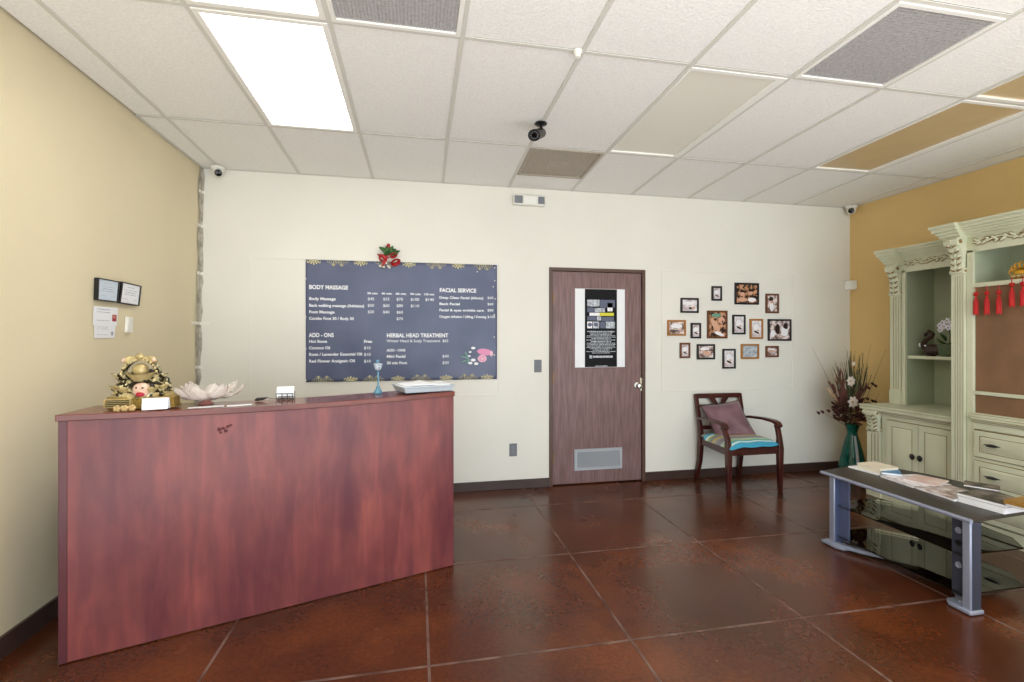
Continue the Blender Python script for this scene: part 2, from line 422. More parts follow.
# back wall with door opening
DX0, DX1, DZ = 1.245, 2.172, 2.045
b = MB()
b.box(-2.0, DX0, YB, YB + .12, 0, ZC + .25); b.box(DX1, XR + .12, YB, YB + .12, 0, ZC + .25); b.box(DX0, DX1, YB, YB + .12, DZ, ZC + .25)
b.build('wall_back', 'wall_cream', smooth=False, kind='structure')
MB().hexa([(-2.0, YF, 0), (XLB, YF, 0), (XLB, YB, 0), (-2.0, YB, 0), (-2.0, YF, ZC + .25), (XL, YF, ZC + .25), (XL, YB, ZC + .25), (-2.0, YB, ZC + .25)]).build('wall_left', 'wall_tan', smooth=False, kind='structure')
MB().box(XR, XR + .12, YF, YB, 0, ZC + .25).build('wall_right', 'wall_mustard', smooth=False, kind='structure')
b = MB(); b.box(-2.0, XR + .12, YF - .1, YF, 2.62, ZC + .25); b.box(-2.0, XR + .12, YF - .1, YF, 0, .12)
b.box(-2.0, -1.62, YF - .1, YF, .12, 2.62); b.box(4.45, XR + .12, YF - .1, YF, .12, 2.62)
b.build('wall_front', 'wall_cream', smooth=False, kind='structure')
b = MB()
for x in (-1.62, -.1, 1.4, 2.9, 4.4): b.box(x, x + .05, YF - .08, YF - .02, .12, 2.62)
for z in (.12, 2.57): b.box(-1.62, 4.45, YF - .08, YF - .02, z, z + .05)
wf = b.build('window_1', 'steel_grey', kind='structure', smooth=False)
MB().box(-1.57, 4.4, YF - .055, YF - .05, .17, 2.57).build('pane', 'window_glass', wf, smooth=False)
# plenum cap over the ceiling
MB().box(-2.0, XR + .12, YF - .1, YB + .12, ZC + .25, ZC + .3).build('ceiling_deck', 'dark_void', smooth=False, kind='structure')

# ceiling grid (laid slightly out of square with the walls)
def cwx(x, y):
    if x < XL + .05 or x > XR - .05: return x
    d_ = max(YB - y, 0); return x * (1 - .021 * min(d_ / .97, 1) - .013 * min(max(0, (d_ - .97) / 1.2), 1.6)) - (.014 * min(d_ / .97, 1) if -.6 < x < 4.0 else 0)
def warp(mb):
    mb.v = [(cwx(v[0], v[1]), v[1], v[2]) for v in mb.v]; return mb
GX = [XL] + [-.985 + .607 * k for k in range(-1, 10)] + [XR]
GX = [g for g in GX if g <= XR + .001]
GY = [YB, 3.425, 2.245, 1.035, -.185, -1.405, YF]
special = {}  # (col index of left line x, y top line) -> kind
def colof(x): return min(range(len(GX)), key=lambda i: abs(GX[i] - x))
tiles = MB(); grid = MB()
T = ZC; tw = .011
skip = {(colof(-.985), 1): 'lit', (colof(-.985), 2): 'lit', (colof(1.443), 1): 'white', (colof(3.264), 1): 'tan', (colof(3.264), 2): 'tan',
        (colof(-.378), 2): 'ventcell', (colof(2.05), 2): 'ventcell', (colof(.836), 0): 'ventback',
        (colof(-.985), 4): 'lit', (colof(1.443), 3): 'lit', (colof(3.264), 4): 'lit', (colof(.229), 4): 'lit'}  # lit panels added out of view to brighten the room
vents = []; lights = []
for i in range(len(GX) - 1):
    for r in range(len(GY) - 1):
        x0, x1, y1, y0 = GX[i], GX[i + 1], GY[r], GY[r + 1]
        k = skip.get((i, r))
        a0, a1 = x0 + tw, x1 - tw
        if i == 0: a0 = x0 + (.012 if r > 0 else .002)
        if k in ('lit', 'white', 'tan'): lights.append((x0, x1, y0, y1, k)); continue
        if k == 'ventcell':
            ys = y1 - .607; vents.append((x0, x1, ys, y1, 'grey')); grid.box(x0, x1, ys - tw, ys + tw, T - .004, T); y1 = ys
        if k == 'ventback':
            ys = y0 + .607; vents.append((x0, x1, y0, ys, 'brown')); grid.box(x0, x1, ys - tw, ys + tw, T - .004, T); y0 = ys
        tiles.box(a0, a1, y0 + tw, y1 - tw, T + .002, T + .016)
warp(tiles).build('ceiling', 'tile_white', smooth=False, kind='structure', org=(0, 0, T))
for i, x in enumerate(GX):
    if i == 0: grid.box(x, x + .02, 3.425, YB, T - .004, T); continue
    if i == len(GX) - 1: grid.box(x - .022, x, YF, YB, T - .004, T); continue
    for ya_, yb2 in ((YF, 1.035), (1.035, 1.64), (1.64, 2.245), (2.245, 3.425), (3.425, YB)): grid.box(x - tw, x + tw, ya_, yb2, T - .005, T + .012)
for y in GY[1:-1]: grid.box(XL + .012, XR, y - tw, y + tw, T - .004, T)
grid.box(XL, XR, YB - .018, YB, T - .004, T)
warp(grid).build('trim_1', 'grid_white', smooth=False, kind='structure')
lab = {('lit', 2.245): 'lit ceiling light panel with a plain glowing diffuser, above the reception counter',
       ('lit', 1.035): 'lit ceiling light panel cut off by the top edge of the view',
       ('white', 2.245): 'unlit ceiling light with an off-white diffuser, right of the small brown vent',
       ('tan', 2.245): 'unlit ceiling light with a long tan diffuser near the mustard wall',
       ('tan', 1.035): 'unlit tan ceiling light at the right edge, mostly out of view'}
for (x0, x1, y0, y1, k) in lights:
    l = lab.get((k, round(y0, 3)), 'added lit ceiling panel behind the viewer, unseen fill light')
    t = thing('ceiling_light', ((x0 + x1) / 2, (y0 + y1) / 2, T - .01), l, 'ceiling light', 'recessed ceiling lights')
    a0, a1, b0, b1 = x0 + tw, x1 - tw, y0 + tw, y1 - tw; q = .028; qa, qb = (.028, .028) if k == 'lit' else (.012, .05)
    f = MB()
    f.box(a0, a0 + qa, b0, b1, T - .008, T + .03); f.box(a1 - qb, a1, b0, b1, T - .008, T + .03)
    f.box(a0 + qa, a1 - qb, b0, b0 + q, T - .008, T + .03); f.box(a0 + qa, a1 - qb, b1 - q, b1, T - .008, T + .03)
    warp(f).build('frame', 'frame_white', t, bevel=.003)
    warp(MB().box(a0 + qa, a1 - qb, b0 + q, b1 - q, T + .004, T + .010)).build('diffuser', {'lit': 'lens_lit', 'white': 'lens_white', 'tan': 'lens_tan'}[k], t, smooth=False)
vl = {-.378: 'grey mesh ceiling vent beside the lit light panel, cut by the top edge', 2.05: 'large grey mesh ceiling vent at the upper right',
      .836: 'small brownish mesh ceiling vent close to the back wall'}
for (x0, x1, y0, y1, k) in vents:
    key = min(vl, key=lambda v: abs(v - x0))
    t = thing('ceiling_vent', ((x0 + x1) / 2, (y0 + y1) / 2, T - .01), vl[key], 'ceiling vent', 'square ceiling vents')
    a0, a1, b0, b1 = x0 + tw, x1 - tw, y0 + tw, y1 - tw; q = .022
    f = MB()
    f.box(a0, a0 + q, b0, b1, T - .010, T + .02); f.box(a1 - q, a1, b0, b1, T - .010, T + .02)
    f.box(a0 + q, a1 - q, b0, b0 + q, T - .010, T + .02); f.box(a0 + q, a1 - q, b1 - q, b1, T - .010, T + .02)
    warp(f).build('frame', 'frame_white' if k == 'grey' else 'vent_brown', t, bevel=.002)
    g = MB(); n = 34
    g.box(a0 + q, a1 - q, b0 + q, b1 - q, T + .008, T + .010, 1)
    for i in range(n):
        x = a0 + q + (a1 - a0 - 2 * q) * (i + .5) / n; g.box(x - .005, x + .005, b0 + q, b1 - q, T - .002, T + .006)
        y = b0 + q + (b1 - b0 - 2 * q) * (i + .5) / n; g.box(a0 + q, a1 - q, y - .005, y + .005, T - .0015, T + .005)
    if k == 'brown':
        cx, cy = (a0 + a1) / 2, (b0 + b1) / 2
        g.box(cx - .09, cx + .09, cy - .05, cy + .09, T - .004, T - .001)
    warp(g).build('grille', ['vent_grey' if k == 'grey' else 'vent_brown', 'vent_core'], t, smooth=False)

# baseboards
def bbrd(name, x0, x1, y0, y1, h=.085): MB().box(x0, x1, y0, y1, 0, h).build(name, 'baseboard_brown', bevel=.003, kind='structure')
bbrd('baseboard_back', XLB, 1.222, YB - .014, YB); bbrd('baseboard_back', 2.196, XR, YB - .014, YB)
MB().hexa([(XLB, YF, 0), (XLB + .016, YF, 0), (XLB + .016, YB - .015, 0), (XLB, YB - .015, 0), (XLB, YF, .095), (XLB + .015, YF, .095), (XLB + .015, YB - .015, .095), (XLB, YB - .015, .095)]).build('baseboard_left', 'baseboard_brown', kind='structure')
bbrd('baseboard_right', XR - .014, XR, YF, YB - .015)
# patched board outlines on the back wall
def boardpatch(name, x0, x1, z0, z1):
    f = MB(); f.box(x0, x1, YB - .003, YB, z0, z1)
    q = .010
    for a in ((x0, x0 + q, z0, z1), (x1 - q, x1, z0, z1), (x0 + q, x1 - q, z0, z0 + q), (x0 + q, x1 - q, z1 - q, z1)):
        f.box(a[0], a[1], YB - .0065, YB - .003, a[2], a[3])
    f.build(name, 'wall_cream', bevel=.001, kind='structure')
boardpatch('trim_2', -1.374, .745, .874, 2.08)
boardpatch('trim_3', 2.367, 3.869, .870, 2.07)
# caulk strip in the left corner, ragged
c = MB(); zz = 0.0
random.seed(3)
pts = []
while zz < ZC: pts.append((zz, .018 + random.random() * .02, .014 + random.random() * .016)); zz += .05 + random.random() * .06
pts.append((ZC, .015, .012))
for (z0, a0, b0), (z1, a1, b1) in zip(pts[:-1], pts[1:]):
    l0, l1 = leftx(z0), leftx(z1)
    c.add([(l0 + .002, YB - .001 - a0 * 1.6, z0), (l0 + .004, YB - .004, z0), (l1 + .004, YB - .004, z1), (l1 + .002, YB - .001 - a1 * 1.6, z1),
           (l0 + b0, YB - .002, z0), (l1 + b1, YB - .002, z1)], [(0, 1, 2, 3), (1, 4, 5, 2)], 0)
for z, dx, w_ in ((2.32, .03, .02), (1.93, .02, .018), (1.52, .035, .07), (1.16, .02, .02), (1.0, .03, .02), (2.6, .02, .015)):
    l = leftx(z); c.box(l + .005, l + dx + w_ * .6, YB - .004, YB - .001, z - .012, z + .012, 1); c.box(l, l + .004, YB - dx * 2 - w_, YB - .01, z - .01, z + .014, 1)
c.build('trim_4', ['caulk_grey', 'plaster_white'], smooth=False, kind='structure')

# ------------------------------------------------------------------ DOOR
d = MB(); y = YB
d.box(DX0 - .024, DX0 + .010, y - .012, y + .10, 0, DZ + .022); d.box(DX1 - .010, DX1 + .024, y - .012, y + .10, 0, DZ + .022)
d.box(DX0 + .010, DX1 - .010, y - .012, y + .10, DZ - .010, DZ + .022)
dr = d.build('door_1', 'door_frame_brown', bevel=.003, kind='structure')
sl0, sl1 = DX0 + .013, DX1 - .013
slab = MB().box(sl0, sl1, y + .006, y + .046, .012, DZ - .013).build('door_slab', 'door_wood', dr, bevel=.002)
MB().box(DX0 - .02, DX1 + .02, y + .05, y + .12, 0, .006).build('threshold', 'baseboard_brown', dr, smooth=False)
MB().box(DX0, DX1, y + .10, y + .118, 0, DZ).build('door_backing', 'dark_void', dr, smooth=False)
h = MB(); kx, kz = 2.118, .935
Ty = Matrix.Rotation(R(90), 3, 'X')
h.lathe([(.0, .0), (.030, .0), (.032, .006), (.014, .010), (.012, .03), (.024, .042), (.028, .055), (.022, .068), (0, .072)], (kx, y + .006, kz), 20, T=Ty)
h.build('door_knob', 'chrome', dr)
h = MB(); h.box(sl1 - .016, sl1 + .012, y - .003, y + .007, kz - .055, kz + .075)
h.build('latch_guard', 'chrome', dr, bevel=.001)
for z in (1.78, 1.02, .26):
    h = MB(); h.tube([(sl0 - .003, y - .004, z - .05), (sl0 - .003, y - .004, z + .05)], .006); h.box(sl0, sl0 + .014, y + .003, y + .006, z - .045, z + .045)
    h.build('hinge', 'hinge_bronze', dr)
v = MB(); vx0, vx1, vz0, vz1 = 1.47, 1.955, .136, .338
for a in ((vx0, vx1, vz0, vz0 + .028), (vx0, vx1, vz1 - .028, vz1), (vx0, vx0 + .028, vz0 + .028, vz1 - .028), (vx1 - .028, vx1, vz0 + .028, vz1 - .028)):
    v.box(a[0], a[1], y - .006, y + .006, a[2], a[3])
for i in range(16):
    z = vz0 + .028 + (vz1 - vz0 - .056) * (i + .5) / 16
    v.hexa([(vx0 + .028, y - .003, z - .003), (vx1 - .028, y - .003, z - .003), (vx1 - .028, y + .005, z + .002), (vx0 + .028, y + .005, z + .002),
            (vx0 + .028, y - .003, z - .001), (vx1 - .028, y - .003, z - .001), (vx1 - .028, y + .005, z + .004), (vx0 + .028, y + .005, z + .004)], 1)
v.build('louver_vent', ['grille_grey', 'grille_grey'], dr, smooth=False)

# poster on door
px0, px1, pz0, pz1 = 1.478, 1.985, 1.118, 1.873
t = thing('door_poster', ((px0 + px1) / 2, y, pz0), 'black service flyer on a white backing sheet taped to the brown door', 'poster')
MB().box(px0, px1, y + .001, y + .004, pz0, pz1).build('backing_sheet', 'paper', t, smooth=False)
bx0, bx1 = px0 + .098, px1 - .083
fl = MB().box(bx0, bx1, y - .002, y + .001, pz0 + .003, pz1 - .003).build('flyer', 'black_satin', t, smooth=False)
ph = MB(); zt = pz1 - .105; hw = (bx1 - bx0)
def cell(u0, u1, w0, w1, m): ph.box(bx0 + hw * u0, bx0 + hw * u1, y - .004, y - .002, zt - w1, zt - w0, m)
cell(.07, .45, .0, .065, 1); cell(.47, .93, .0, .075, 2); cell(.70, .86, .03, .11, 3); cell(.07, .28, .075, .12, 2); cell(.30, .62, .08, .12, 1)
cell(.14, .45, .125, .155, 3); cell(.45, .90, .125, .155, 4); cell(.07, .35, .16, .20, 2); cell(.37, .50, .16, .20, 1); cell(.52, .9, .165, .205, 2)
cell(.07, .22, .21, .275, 3); cell(.24, .44, .21, .275, 1); cell(.47, .63, .21, .275, 2); cell(.65, .93, .21, .275, 1)
ph.ball((bx0 + hw * .15, y - .004, zt - .24), .022, .002, .018, m=2); ph.ball((bx0 + hw * .34, y - .004, zt - .24), .022, .002, .018, m=2)
ph.build('photo_block', ['black_satin', 'grey_print', 'stone_grey', 'towel_print', 'yellow_print'], fl, smooth=False)
tx = MB(); z = zt - .30
widths = [.86, .70, .66, .88, .90, .60, .92, .64, .88, .90, .86, .90, .70, .52, .90, .55]
for i, wd in enumerate(widths):
    big = i in (0, 7)
    hh = .0115 if big else .007
    # text lines too fine to read in the photograph: rows of small word dashes
    random.seed(i); x = bx0 + hw * (.5 - wd / 2); xe = bx0 + hw * (.5 + wd / 2)
    while x < xe:
        wl = .008 + random.random() * .020; tx.box(x, min(x + wl, xe), y - .0035, y - .002, z - hh, z); x += wl + .004
    z -= .0165 if big else .0135
z -= .012
tx.box(bx0 + hw * .14, bx0 + hw * .22, y - .0035, y - .002, z - .03, z)
tx.box(bx0 + hw * .24, bx0 + hw * .86, y - .0035, y - .002, z - .024, z - .004)
tx.box(bx0 + hw * .32, bx0 + hw * .70, y - .0035, y - .002, pz0 + .008, pz0 + .016)
tx.build('printed_text', 'grey_print', fl, smooth=False)

# ------------------------------------------------------------------ BACK WALL FITTINGS
def plate(name, c, w_, h_, mt, label, cat, kind):
    t = thing(name, (c[0], YB, c[2] - h_ / 2), label, cat)
    MB().box(c[0] - w_ / 2, c[0] + w_ / 2, YB - .006, YB, c[2] - h_ / 2, c[2] + h_ / 2).build('cover_plate', mt, t, bevel=.002)
    if kind == 'switch': MB().box(c[0] - .006, c[0] + .006, YB - .016, YB - .006, c[2] - .012, c[2] + .012).build('toggle', 'plate_grey', t, bevel=.001)
    else:
        for s_ in (-1, 1):
            q = MB(); q.lathe([(0, 0), (.016, 0), (.016, .003), (0, .003)], (c[0], YB - .006, c[2] + .020 * s_), 16, T=Ty)
            for k in (-1, 1): q.box(c[0] + k * .006 - .0015, c[0] + k * .006 + .0015, YB - .0098, YB - .009, c[2] + .020 * s_ - .006, c[2] + .020 * s_ + .006, 1)
            q.build('socket', ['steel_grey', 'black_plastic'], t)
plate('light_switch', (1.112, 0, 1.137), .072, .118, 'plate_grey', 'grey metal light switch plate on the wall beside the brown door', 'light switch', 'switch')
plate('wall_outlet', (.876, 0, .362), .072, .118, 'plate_grey', 'grey power outlet plate low on the wall left of the door', 'power outlet', 'outlet')
# emergency light / vent box
t = thing('emergency_light', (1.02, YB, 2.625), 'small white emergency light box high on the back wall above the door side', 'emergency light')
MB().box(.870, 1.170, YB - .055, YB, 2.628, 2.722).build('housing', 'white_plastic', t, bevel=.008)
for x0_, n_ in ((.882, 5), (1.105, 4)):
    q = MB(); q.box(x0_ - .003, x0_ + .016 * n_ - .006, YB - .056, YB - .054, 2.642, 2.710)
    for i in range(n_): q.box(x0_ + i * .016, x0_ + .007 + i * .016, YB - .061, YB - .055, 2.642, 2.710)
    q.build('louvers', 'steel_grey', t, smooth=False)
MB().box(.965, 1.085, YB - .062, YB - .054, 2.64, 2.71).build('lamp_lens', 'frame_white', t, bevel=.006)

# corner cameras
def dome(x, y, label):
    t = thing('dome_camera', (x, y, ZC - .09), label, 'security camera', 'white dome cameras in the back corners')
    MB().lathe([(0, 0), (.045, 0), (.052, -.004), (.052, -.024), (.044, -.032), (0, -.032)], (x, y, ZC - .005), 24).build('mounting_ring', 'white_plastic', t)
    b = MB(); c = Vector((x, y, ZC - .052)); b.ball(c, .042, .042, .040, 20, 12); b.build('ball_housing', 'white_plastic', t)
    dv = (Vector((0.2, .6, 1.1)) - c).normalized(); q = dv.to_track_quat('Z', 'Y').to_matrix()
    MB().lathe([(0, .034), (.026, .034), (.028, .040), (.022, .0455), (0, .047)], c, 20, T=q).build('lens', 'lens_black', t)
dome(-1.59, 4.31, 'white dome security camera at the top of the left back corner')
dome(4.50, 4.30, 'white dome security camera at the top of the right back corner')
# black bullet camera on ceiling
t = thing('bullet_camera', (.79, 3.05, 2.66), 'black bullet security camera hanging from the ceiling grid', 'security camera')
MB().lathe([(0, 0), (.034, 0), (.036, -.006), (.020, -.016), (0, -.018)], (.79, 3.04, ZC - .004), 20).build('mount_base', 'black_plastic', t)
MB().tube([(.79, 3.04, ZC - .015), (.793, 3.04, ZC - .045), (.788, 3.03, ZC - .07), (.78, 3.02, ZC - .085)], [.008, .008, .010, .012]).build('bracket_arm', 'black_plastic', t)
c0 = Vector((.79, 3.04, 2.733)); c1 = Vector((.722, 2.92, 2.655)); q = (c1 - c0).normalized().to_track_quat('Z', 'Y').to_matrix(); Ln = (c1 - c0).length
MB().lathe([(0, 0), (.026, 0), (.031, .006), (.031, Ln * .82), (.034, Ln * .84), (.034, Ln + .004), (.027, Ln + .004), (.027, Ln - .006), (0, Ln - .006)], c0, 24, T=q).build('camera_body', 'black_plastic', t)
b = MB(); b.lathe([(0, Ln - .004), (.013, Ln - .004), (.012, Ln), (0, Ln)], c0, 16, T=q, m=0)
for i in range(10):
    a = 2 * math.pi * i / 10; b.ball(c0 + q @ Vector((.020 * math.cos(a), .020 * math.sin(a), Ln - .003)), .0035, n=6, k=4, m=1)
b.build('lens_ring', ['lens_black', 'steel_grey'], t)
t.scale = (1.15, 1.15, 1.0)
# little white sensor on grid
t = MB(); t.lathe([(0, 0), (.022, 0), (.022, -.012), (.014, -.02), (.014, -.034), (0, -.036)], (.765, 2.232, ZC - .005), 16)
t.build('ceiling_sensor', 'white_plastic', label='tiny white sensor button at a crossing of the ceiling grid', cat='sensor')
# motion sensor in the right corner
t = thing('motion_sensor', (4.54, 4.35, 1.91), 'small white motion sensor in the right back corner above the vase', 'motion sensor')
q = MB(); q.prism([(4.573, 4.30), (4.573, 4.385), (4.50, 4.385), (4.515, 4.32)], 1.915, 2.012); q.build('sensor_housing', 'white_plastic', t, bevel=.006)
q = MB(); q.obox((4.523, 4.335, 1.95), .014, .003, .02, (0, 0, R(-38))); q.build('sensor_lens', 'lens_white', t, bevel=.001)

# ------------------------------------------------------------------ MENU BANNER
BX0, BX1, BZ0, BZ1 = -.932, .722, 1.022, 2.072
Yb = YB - .012
t_ban = thing('menu_banner', ((BX0 + BX1) / 2, YB, BZ0), 'dark blue-grey price menu banner for massage and facials hung on the back wall', 'banner')
def bfn(u, v):
    x = BX0 + (BX1 - BX0) * u; z = BZ0 + (BZ1 - BZ0) * v
    w_ = .0022 * math.sin(u * 31 + 2 * math.sin(v * 5)) * (1 - v) ** 1.0 + .002 * math.sin(u * 9 + v * 6) + .0022 * math.exp(-((v - .5) / .035) ** 2)
    if u > .88: w_ += .002 * math.sin(v * 30 + u * 40) * (u - .88) / .12
    return (x, Yb + w_, z)
clo = MB().grid(bfn, 90, 40).build('banner_cloth', 'banner_cloth', t_ban, solid=.0008, angle=80)
YT = Yb - .0065
def bt(px, py): p = onY(px, py); return Vector((p.x, YT, p.z))
def line(body, pxl, pyb, hpx, pxr=None, bold=.012):
    p = bt(pxl, pyb); sz = hpx / 482 * 4.2 / .70 * 1.12; tx = MB()
    wd = (bt(pxr, pyb).x - p.x) if pxr else None
    text_mesh(tx, body, p, (1, 0, 0), (0, 0, 1), sz, off=(.006 if '$' in body else bold + .014), width=wd)
    tx.build('menu_lettering', 'lettering_white', t_ban, smooth=False)
def zc(x, y): return 300 + x / 4.01, 230 + y / 4.01
def L(body, x, yb, h_, xr, bold=.012):
    a, b_ = zc(x, yb); line(body, a, b_, h_ / 4.01, zc(xr, yb)[0], bold)
L('BODY MASSAGE', 38, 237, 14, 194, .02); L('FACIAL SERVICE', 559, 249, 14, 706, .02)
L('ADD - ONS', 38, 429, 14, 138, .02); L('HERBAL HEAD TREATMENT', 348, 430, 14, 594, .02)
for s_, x, yy in (('30 min', 270, 258), ('40 min', 327, 259), ('60 min', 384, 260), ('90 min', 442, 261), ('120 min', 496, 262)): L(s_, x, yy, 7, x + 42, .02)
L('Body Massage', 38, 281, 10, 145, .015); L('Back walking massage (Ashiatsu)', 38, 308, 10, 258, .015); L('Foot Massage', 38, 334, 10, 140, .015); L('Combo Foot 30 / Body 30', 38, 360, 10, 217, .015)
rows = (('$45', '$55', '$70', '$100', '$140'), ('$50', '$60', '$80', '$110'), ('$30', '$40', '$60'), (None, None, '$70'))
for r_, yy in zip(rows, (282, 308, 334, 360)):
    for s_, x in zip(r_, (272, 333, 387, 443, 502)):
        if s_: L(s_, x, yy + (x - 272) * .012, 10, x + (26 if len(s_) == 3 else 35), .02)
for s_, e_, yy, pr in (('Deep Clean Facial (60min)', 734, 276, '$60'), ('Back Facial', 640, 301, '$60'), ('Facial & eyes wrinkle care', 736, 326, '$80'), ('Oxygen infusion / Lifting / Dewing', 746, 352, '$100')):
    L(s_, 558, yy, 9, e_, .015); L(pr, 750, yy + 1, 9, 774 if len(pr) == 3 else 781, .02)
for s_, e_, yy, pr in (('Hot Stone', 110, 452, 'Free'), ('Coconut Oil', 122, 478, '$10'), ('Rose / Lavender Essential Oil', 250, 504, '$10'), ('Red Flower Analgesic Oil', 221, 531, '$10')):
    L(s_, 38, yy, 10, e_, .015); L(pr, 257, yy, 10, 290 if pr == 'Free' else 284, .02)
L('Winter Head & Scalp Treatment  $65', 348, 450, 10, 594, .015)
L('ADD - ONS', 348, 487, 9, 423, .015); L('Mini Facial', 348, 512, 10, 423, .015); L('30 min Foot', 348, 538, 10, 430, .015)
L('$40', 570, 511, 10, 596, .02); L('$30', 570, 537, 10, 596, .02)
# lace motifs
def lace(mb, cx, cz, sgn, big):
    n = 3 if not big else 2
    W = .055
    def ring(x, z, r, a0=0, a1=360, th=.0034):
        pts = [(x + r * math.cos(R(a)), YT, z + r * math.sin(R(a))) for a in [a0 + (a1 - a0) * i / 10 for i in range(11)]]
        mb.tube(pts, th, 4, flat=.4)
    if big:
        for s_ in (-1, 1):
            ring(cx + s_ * .034, cz + sgn * .012, .030, 0, 180 if sgn > 0 else -180); ring(cx + s_ * .034, cz + sgn * .012, .018, 0, 360)
            ring(cx + s_ * .034, cz + sgn * .038, .010); ring(cx + s_ * .075, cz + sgn * .006, .012)
            ring(cx + s_ * .012, cz + sgn * .008, .010)
            mb.tube([(cx + s_ * .034, YT, cz), (cx + s_ * .034, YT, cz + sgn * .048)], .002, 4)
    else:
        for k in (-2, -1, 0, 1, 2):
            ring(cx + k * .022, cz + sgn * (.016 - abs(k) * .003), .012); mb.tube([(cx + k * .010, YT, cz), (cx + k * .024, YT, cz + sgn * (.042 - abs(k) * .008))], .003, 4)
            ring(cx + k * .024, cz + sgn * (.036 - abs(k) * .008), .006)
def topz(x): return 2.066
for i, px in enumerate((313, 338, 361, 386, 409, 436, 458, 483)):
    g = MB(); lace(g, onY(px, 265).x + (.01 if i == 0 else 0), BZ1 - .004, -1, i % 2 == 1); g.build('lace_motif', 'banner_gold', t_ban)
for i, px in enumerate((323, 351, 374, 398, 421, 446, 468, 489)):
    g = MB(); lace(g, onY(px, 380).x - (.02 if i == 7 else 0), BZ0 + .004, 1, i % 2 == 0); g.build('lace_motif', 'banner_gold', t_ban)
# spa picture printed on banner
g = MB(); e = lambda px, py: bt(px, py) + Vector((0, .001, 0))
Ry = lambda a: Matrix.Rotation(R(a), 3, 'Y')
g.ball(e(484.5, 352), .072, .0015, .030, m=0, T=Ry(8)); g.ball(e(491, 353.5), .016, .002, .026, m=1)
g.ball(e(482, 358.5), .042, .0018, .034, m=1, n=14)
for k in range(5): g.ball(e(482 + 2.2 * math.cos(k * 1.256), 358.5 + 2 * math.sin(k * 1.256)), .014, .0024, .012, m=0)
for a, b_, r_ in ((473, 348, .02), (470, 352, .014), (469, 356, .014), (473, 360, .022), (470, 363, .02), (476, 363.6, .02)): g.ball(e(a, b_), r_, .0015, r_ * .6, m=2)
g.ball(e(473, 353.5), .030, .0012, .022, m=3)
for a, b_, an in ((463, 357, 15), (466, 354, 60), (467, 358, 35), (464, 361, -20), (468, 361, -50)): g.ball(e(a, b_), .024, .0012, .006, m=4, T=Ry(an))
g.build('printed_picture', ['pink_towel', 'pink_pale', 'towel_print', 'stone_grey', 'leafprint'], t_ban)
# pins
for px, py in ((306.5, 279), (306.5, 317), (306.5, 349), (306.5, 380), (494.5, 268), (494.5, 281), (493, 287), (495, 299), (494, 315), (494, 337), (494, 355), (477, 272)): g = MB(); g.ball(bt(px, py), .006, .003, .006, n=8, k=5); g.build('pin', 'white_plastic', t_ban)
# Christmas bow above banner
p0 = onY(388, 256, YB - .05)
t = thing('ribbon_decoration', (p0.x, YB - .02, p0.z - .09), 'red bow and green holly sprig hung at the top edge of the menu banner', 'decoration')
def P2(px, py, dy=0): q = onY(px, py, YB - .045); return q + Vector((0, dy, 0))
g = MB()
def leaf(mb, a, b_, wd, m=0, bend=.01, nrm=None):
    a = Vector(a); b_ = Vector(b_); d_ = (b_ - a); sd = d_.cross(nrm or Vector((0, 1, 0))).normalized(); nn = (nrm or Vector((0, 1, 0)))
    vs = []; 
    for i in range(5):
        f_ = i / 4; ww = wd * math.sin(math.pi * (.08 + .87 * f_)); c_ = a + d_ * f_ - nn * bend * math.sin(math.pi * f_)
        vs += [c_ - sd * ww - nn * .003, c_ , c_ + sd * ww - nn * .003]
    fs = []
    for i in range(4): fs += [(i * 3, i * 3 + 1, i * 3 + 4, i * 3 + 3), (i * 3 + 1, i * 3 + 2, i * 3 + 5, i * 3 + 4)]
    mb.add(vs, fs, m)
for a, b_ in (((388, 253), (379, 247)), ((388, 255), (383, 250)), ((389, 254), (386, 246)), ((390, 254), (396, 249)), ((390, 255), (400, 251)), ((389, 255), (393, 246)), ((387, 256), (385, 252))):
    leaf(g, P2(*a), P2(*b_), .018, bend=.02)
g.build('holly_leaves', 'leaf_green', t, solid=.002)
g = MB()
def loop(mb, c_, r1, r2, an, tk=.016, m=0):
    pts = [P2(c_[0], c_[1]) + Matrix.Rotation(R(an), 3, 'Y') @ Vector((r1 * math.cos(a), -.02 * math.sin(a), r2 * math.sin(a))) for a in [2 * math.pi * i / 14 for i in range(15)]]
    mb.tube(pts, tk, 8, m=m, flat=.5)
loop(g, (382.5, 258.5), .030, .018, 35); loop(g, (395.5, 262), .034, .016, -25, .017); loop(g, (393.5, 255), .028, .012, -30, .013)
leaf(g, P2(388, 256), P2(388.5, 243.5), .02); leaf(g, P2(387, 258), P2(382, 266), .014); leaf(g, P2(389, 258), P2(377, 254.5), .016)
g.ball(P2(388.5, 245), .015, .012, .012)
g.build('red_bow', 'red_ribbon', t)
g = MB()
for px, py in ((380, 266), (384, 267), (386, 263), (388, 266), (389.5, 267.5), (388, 260)): g.ball(P2(px, py), .011, n=8, k=6)
g.build('white_berries', 'petal_white', t)

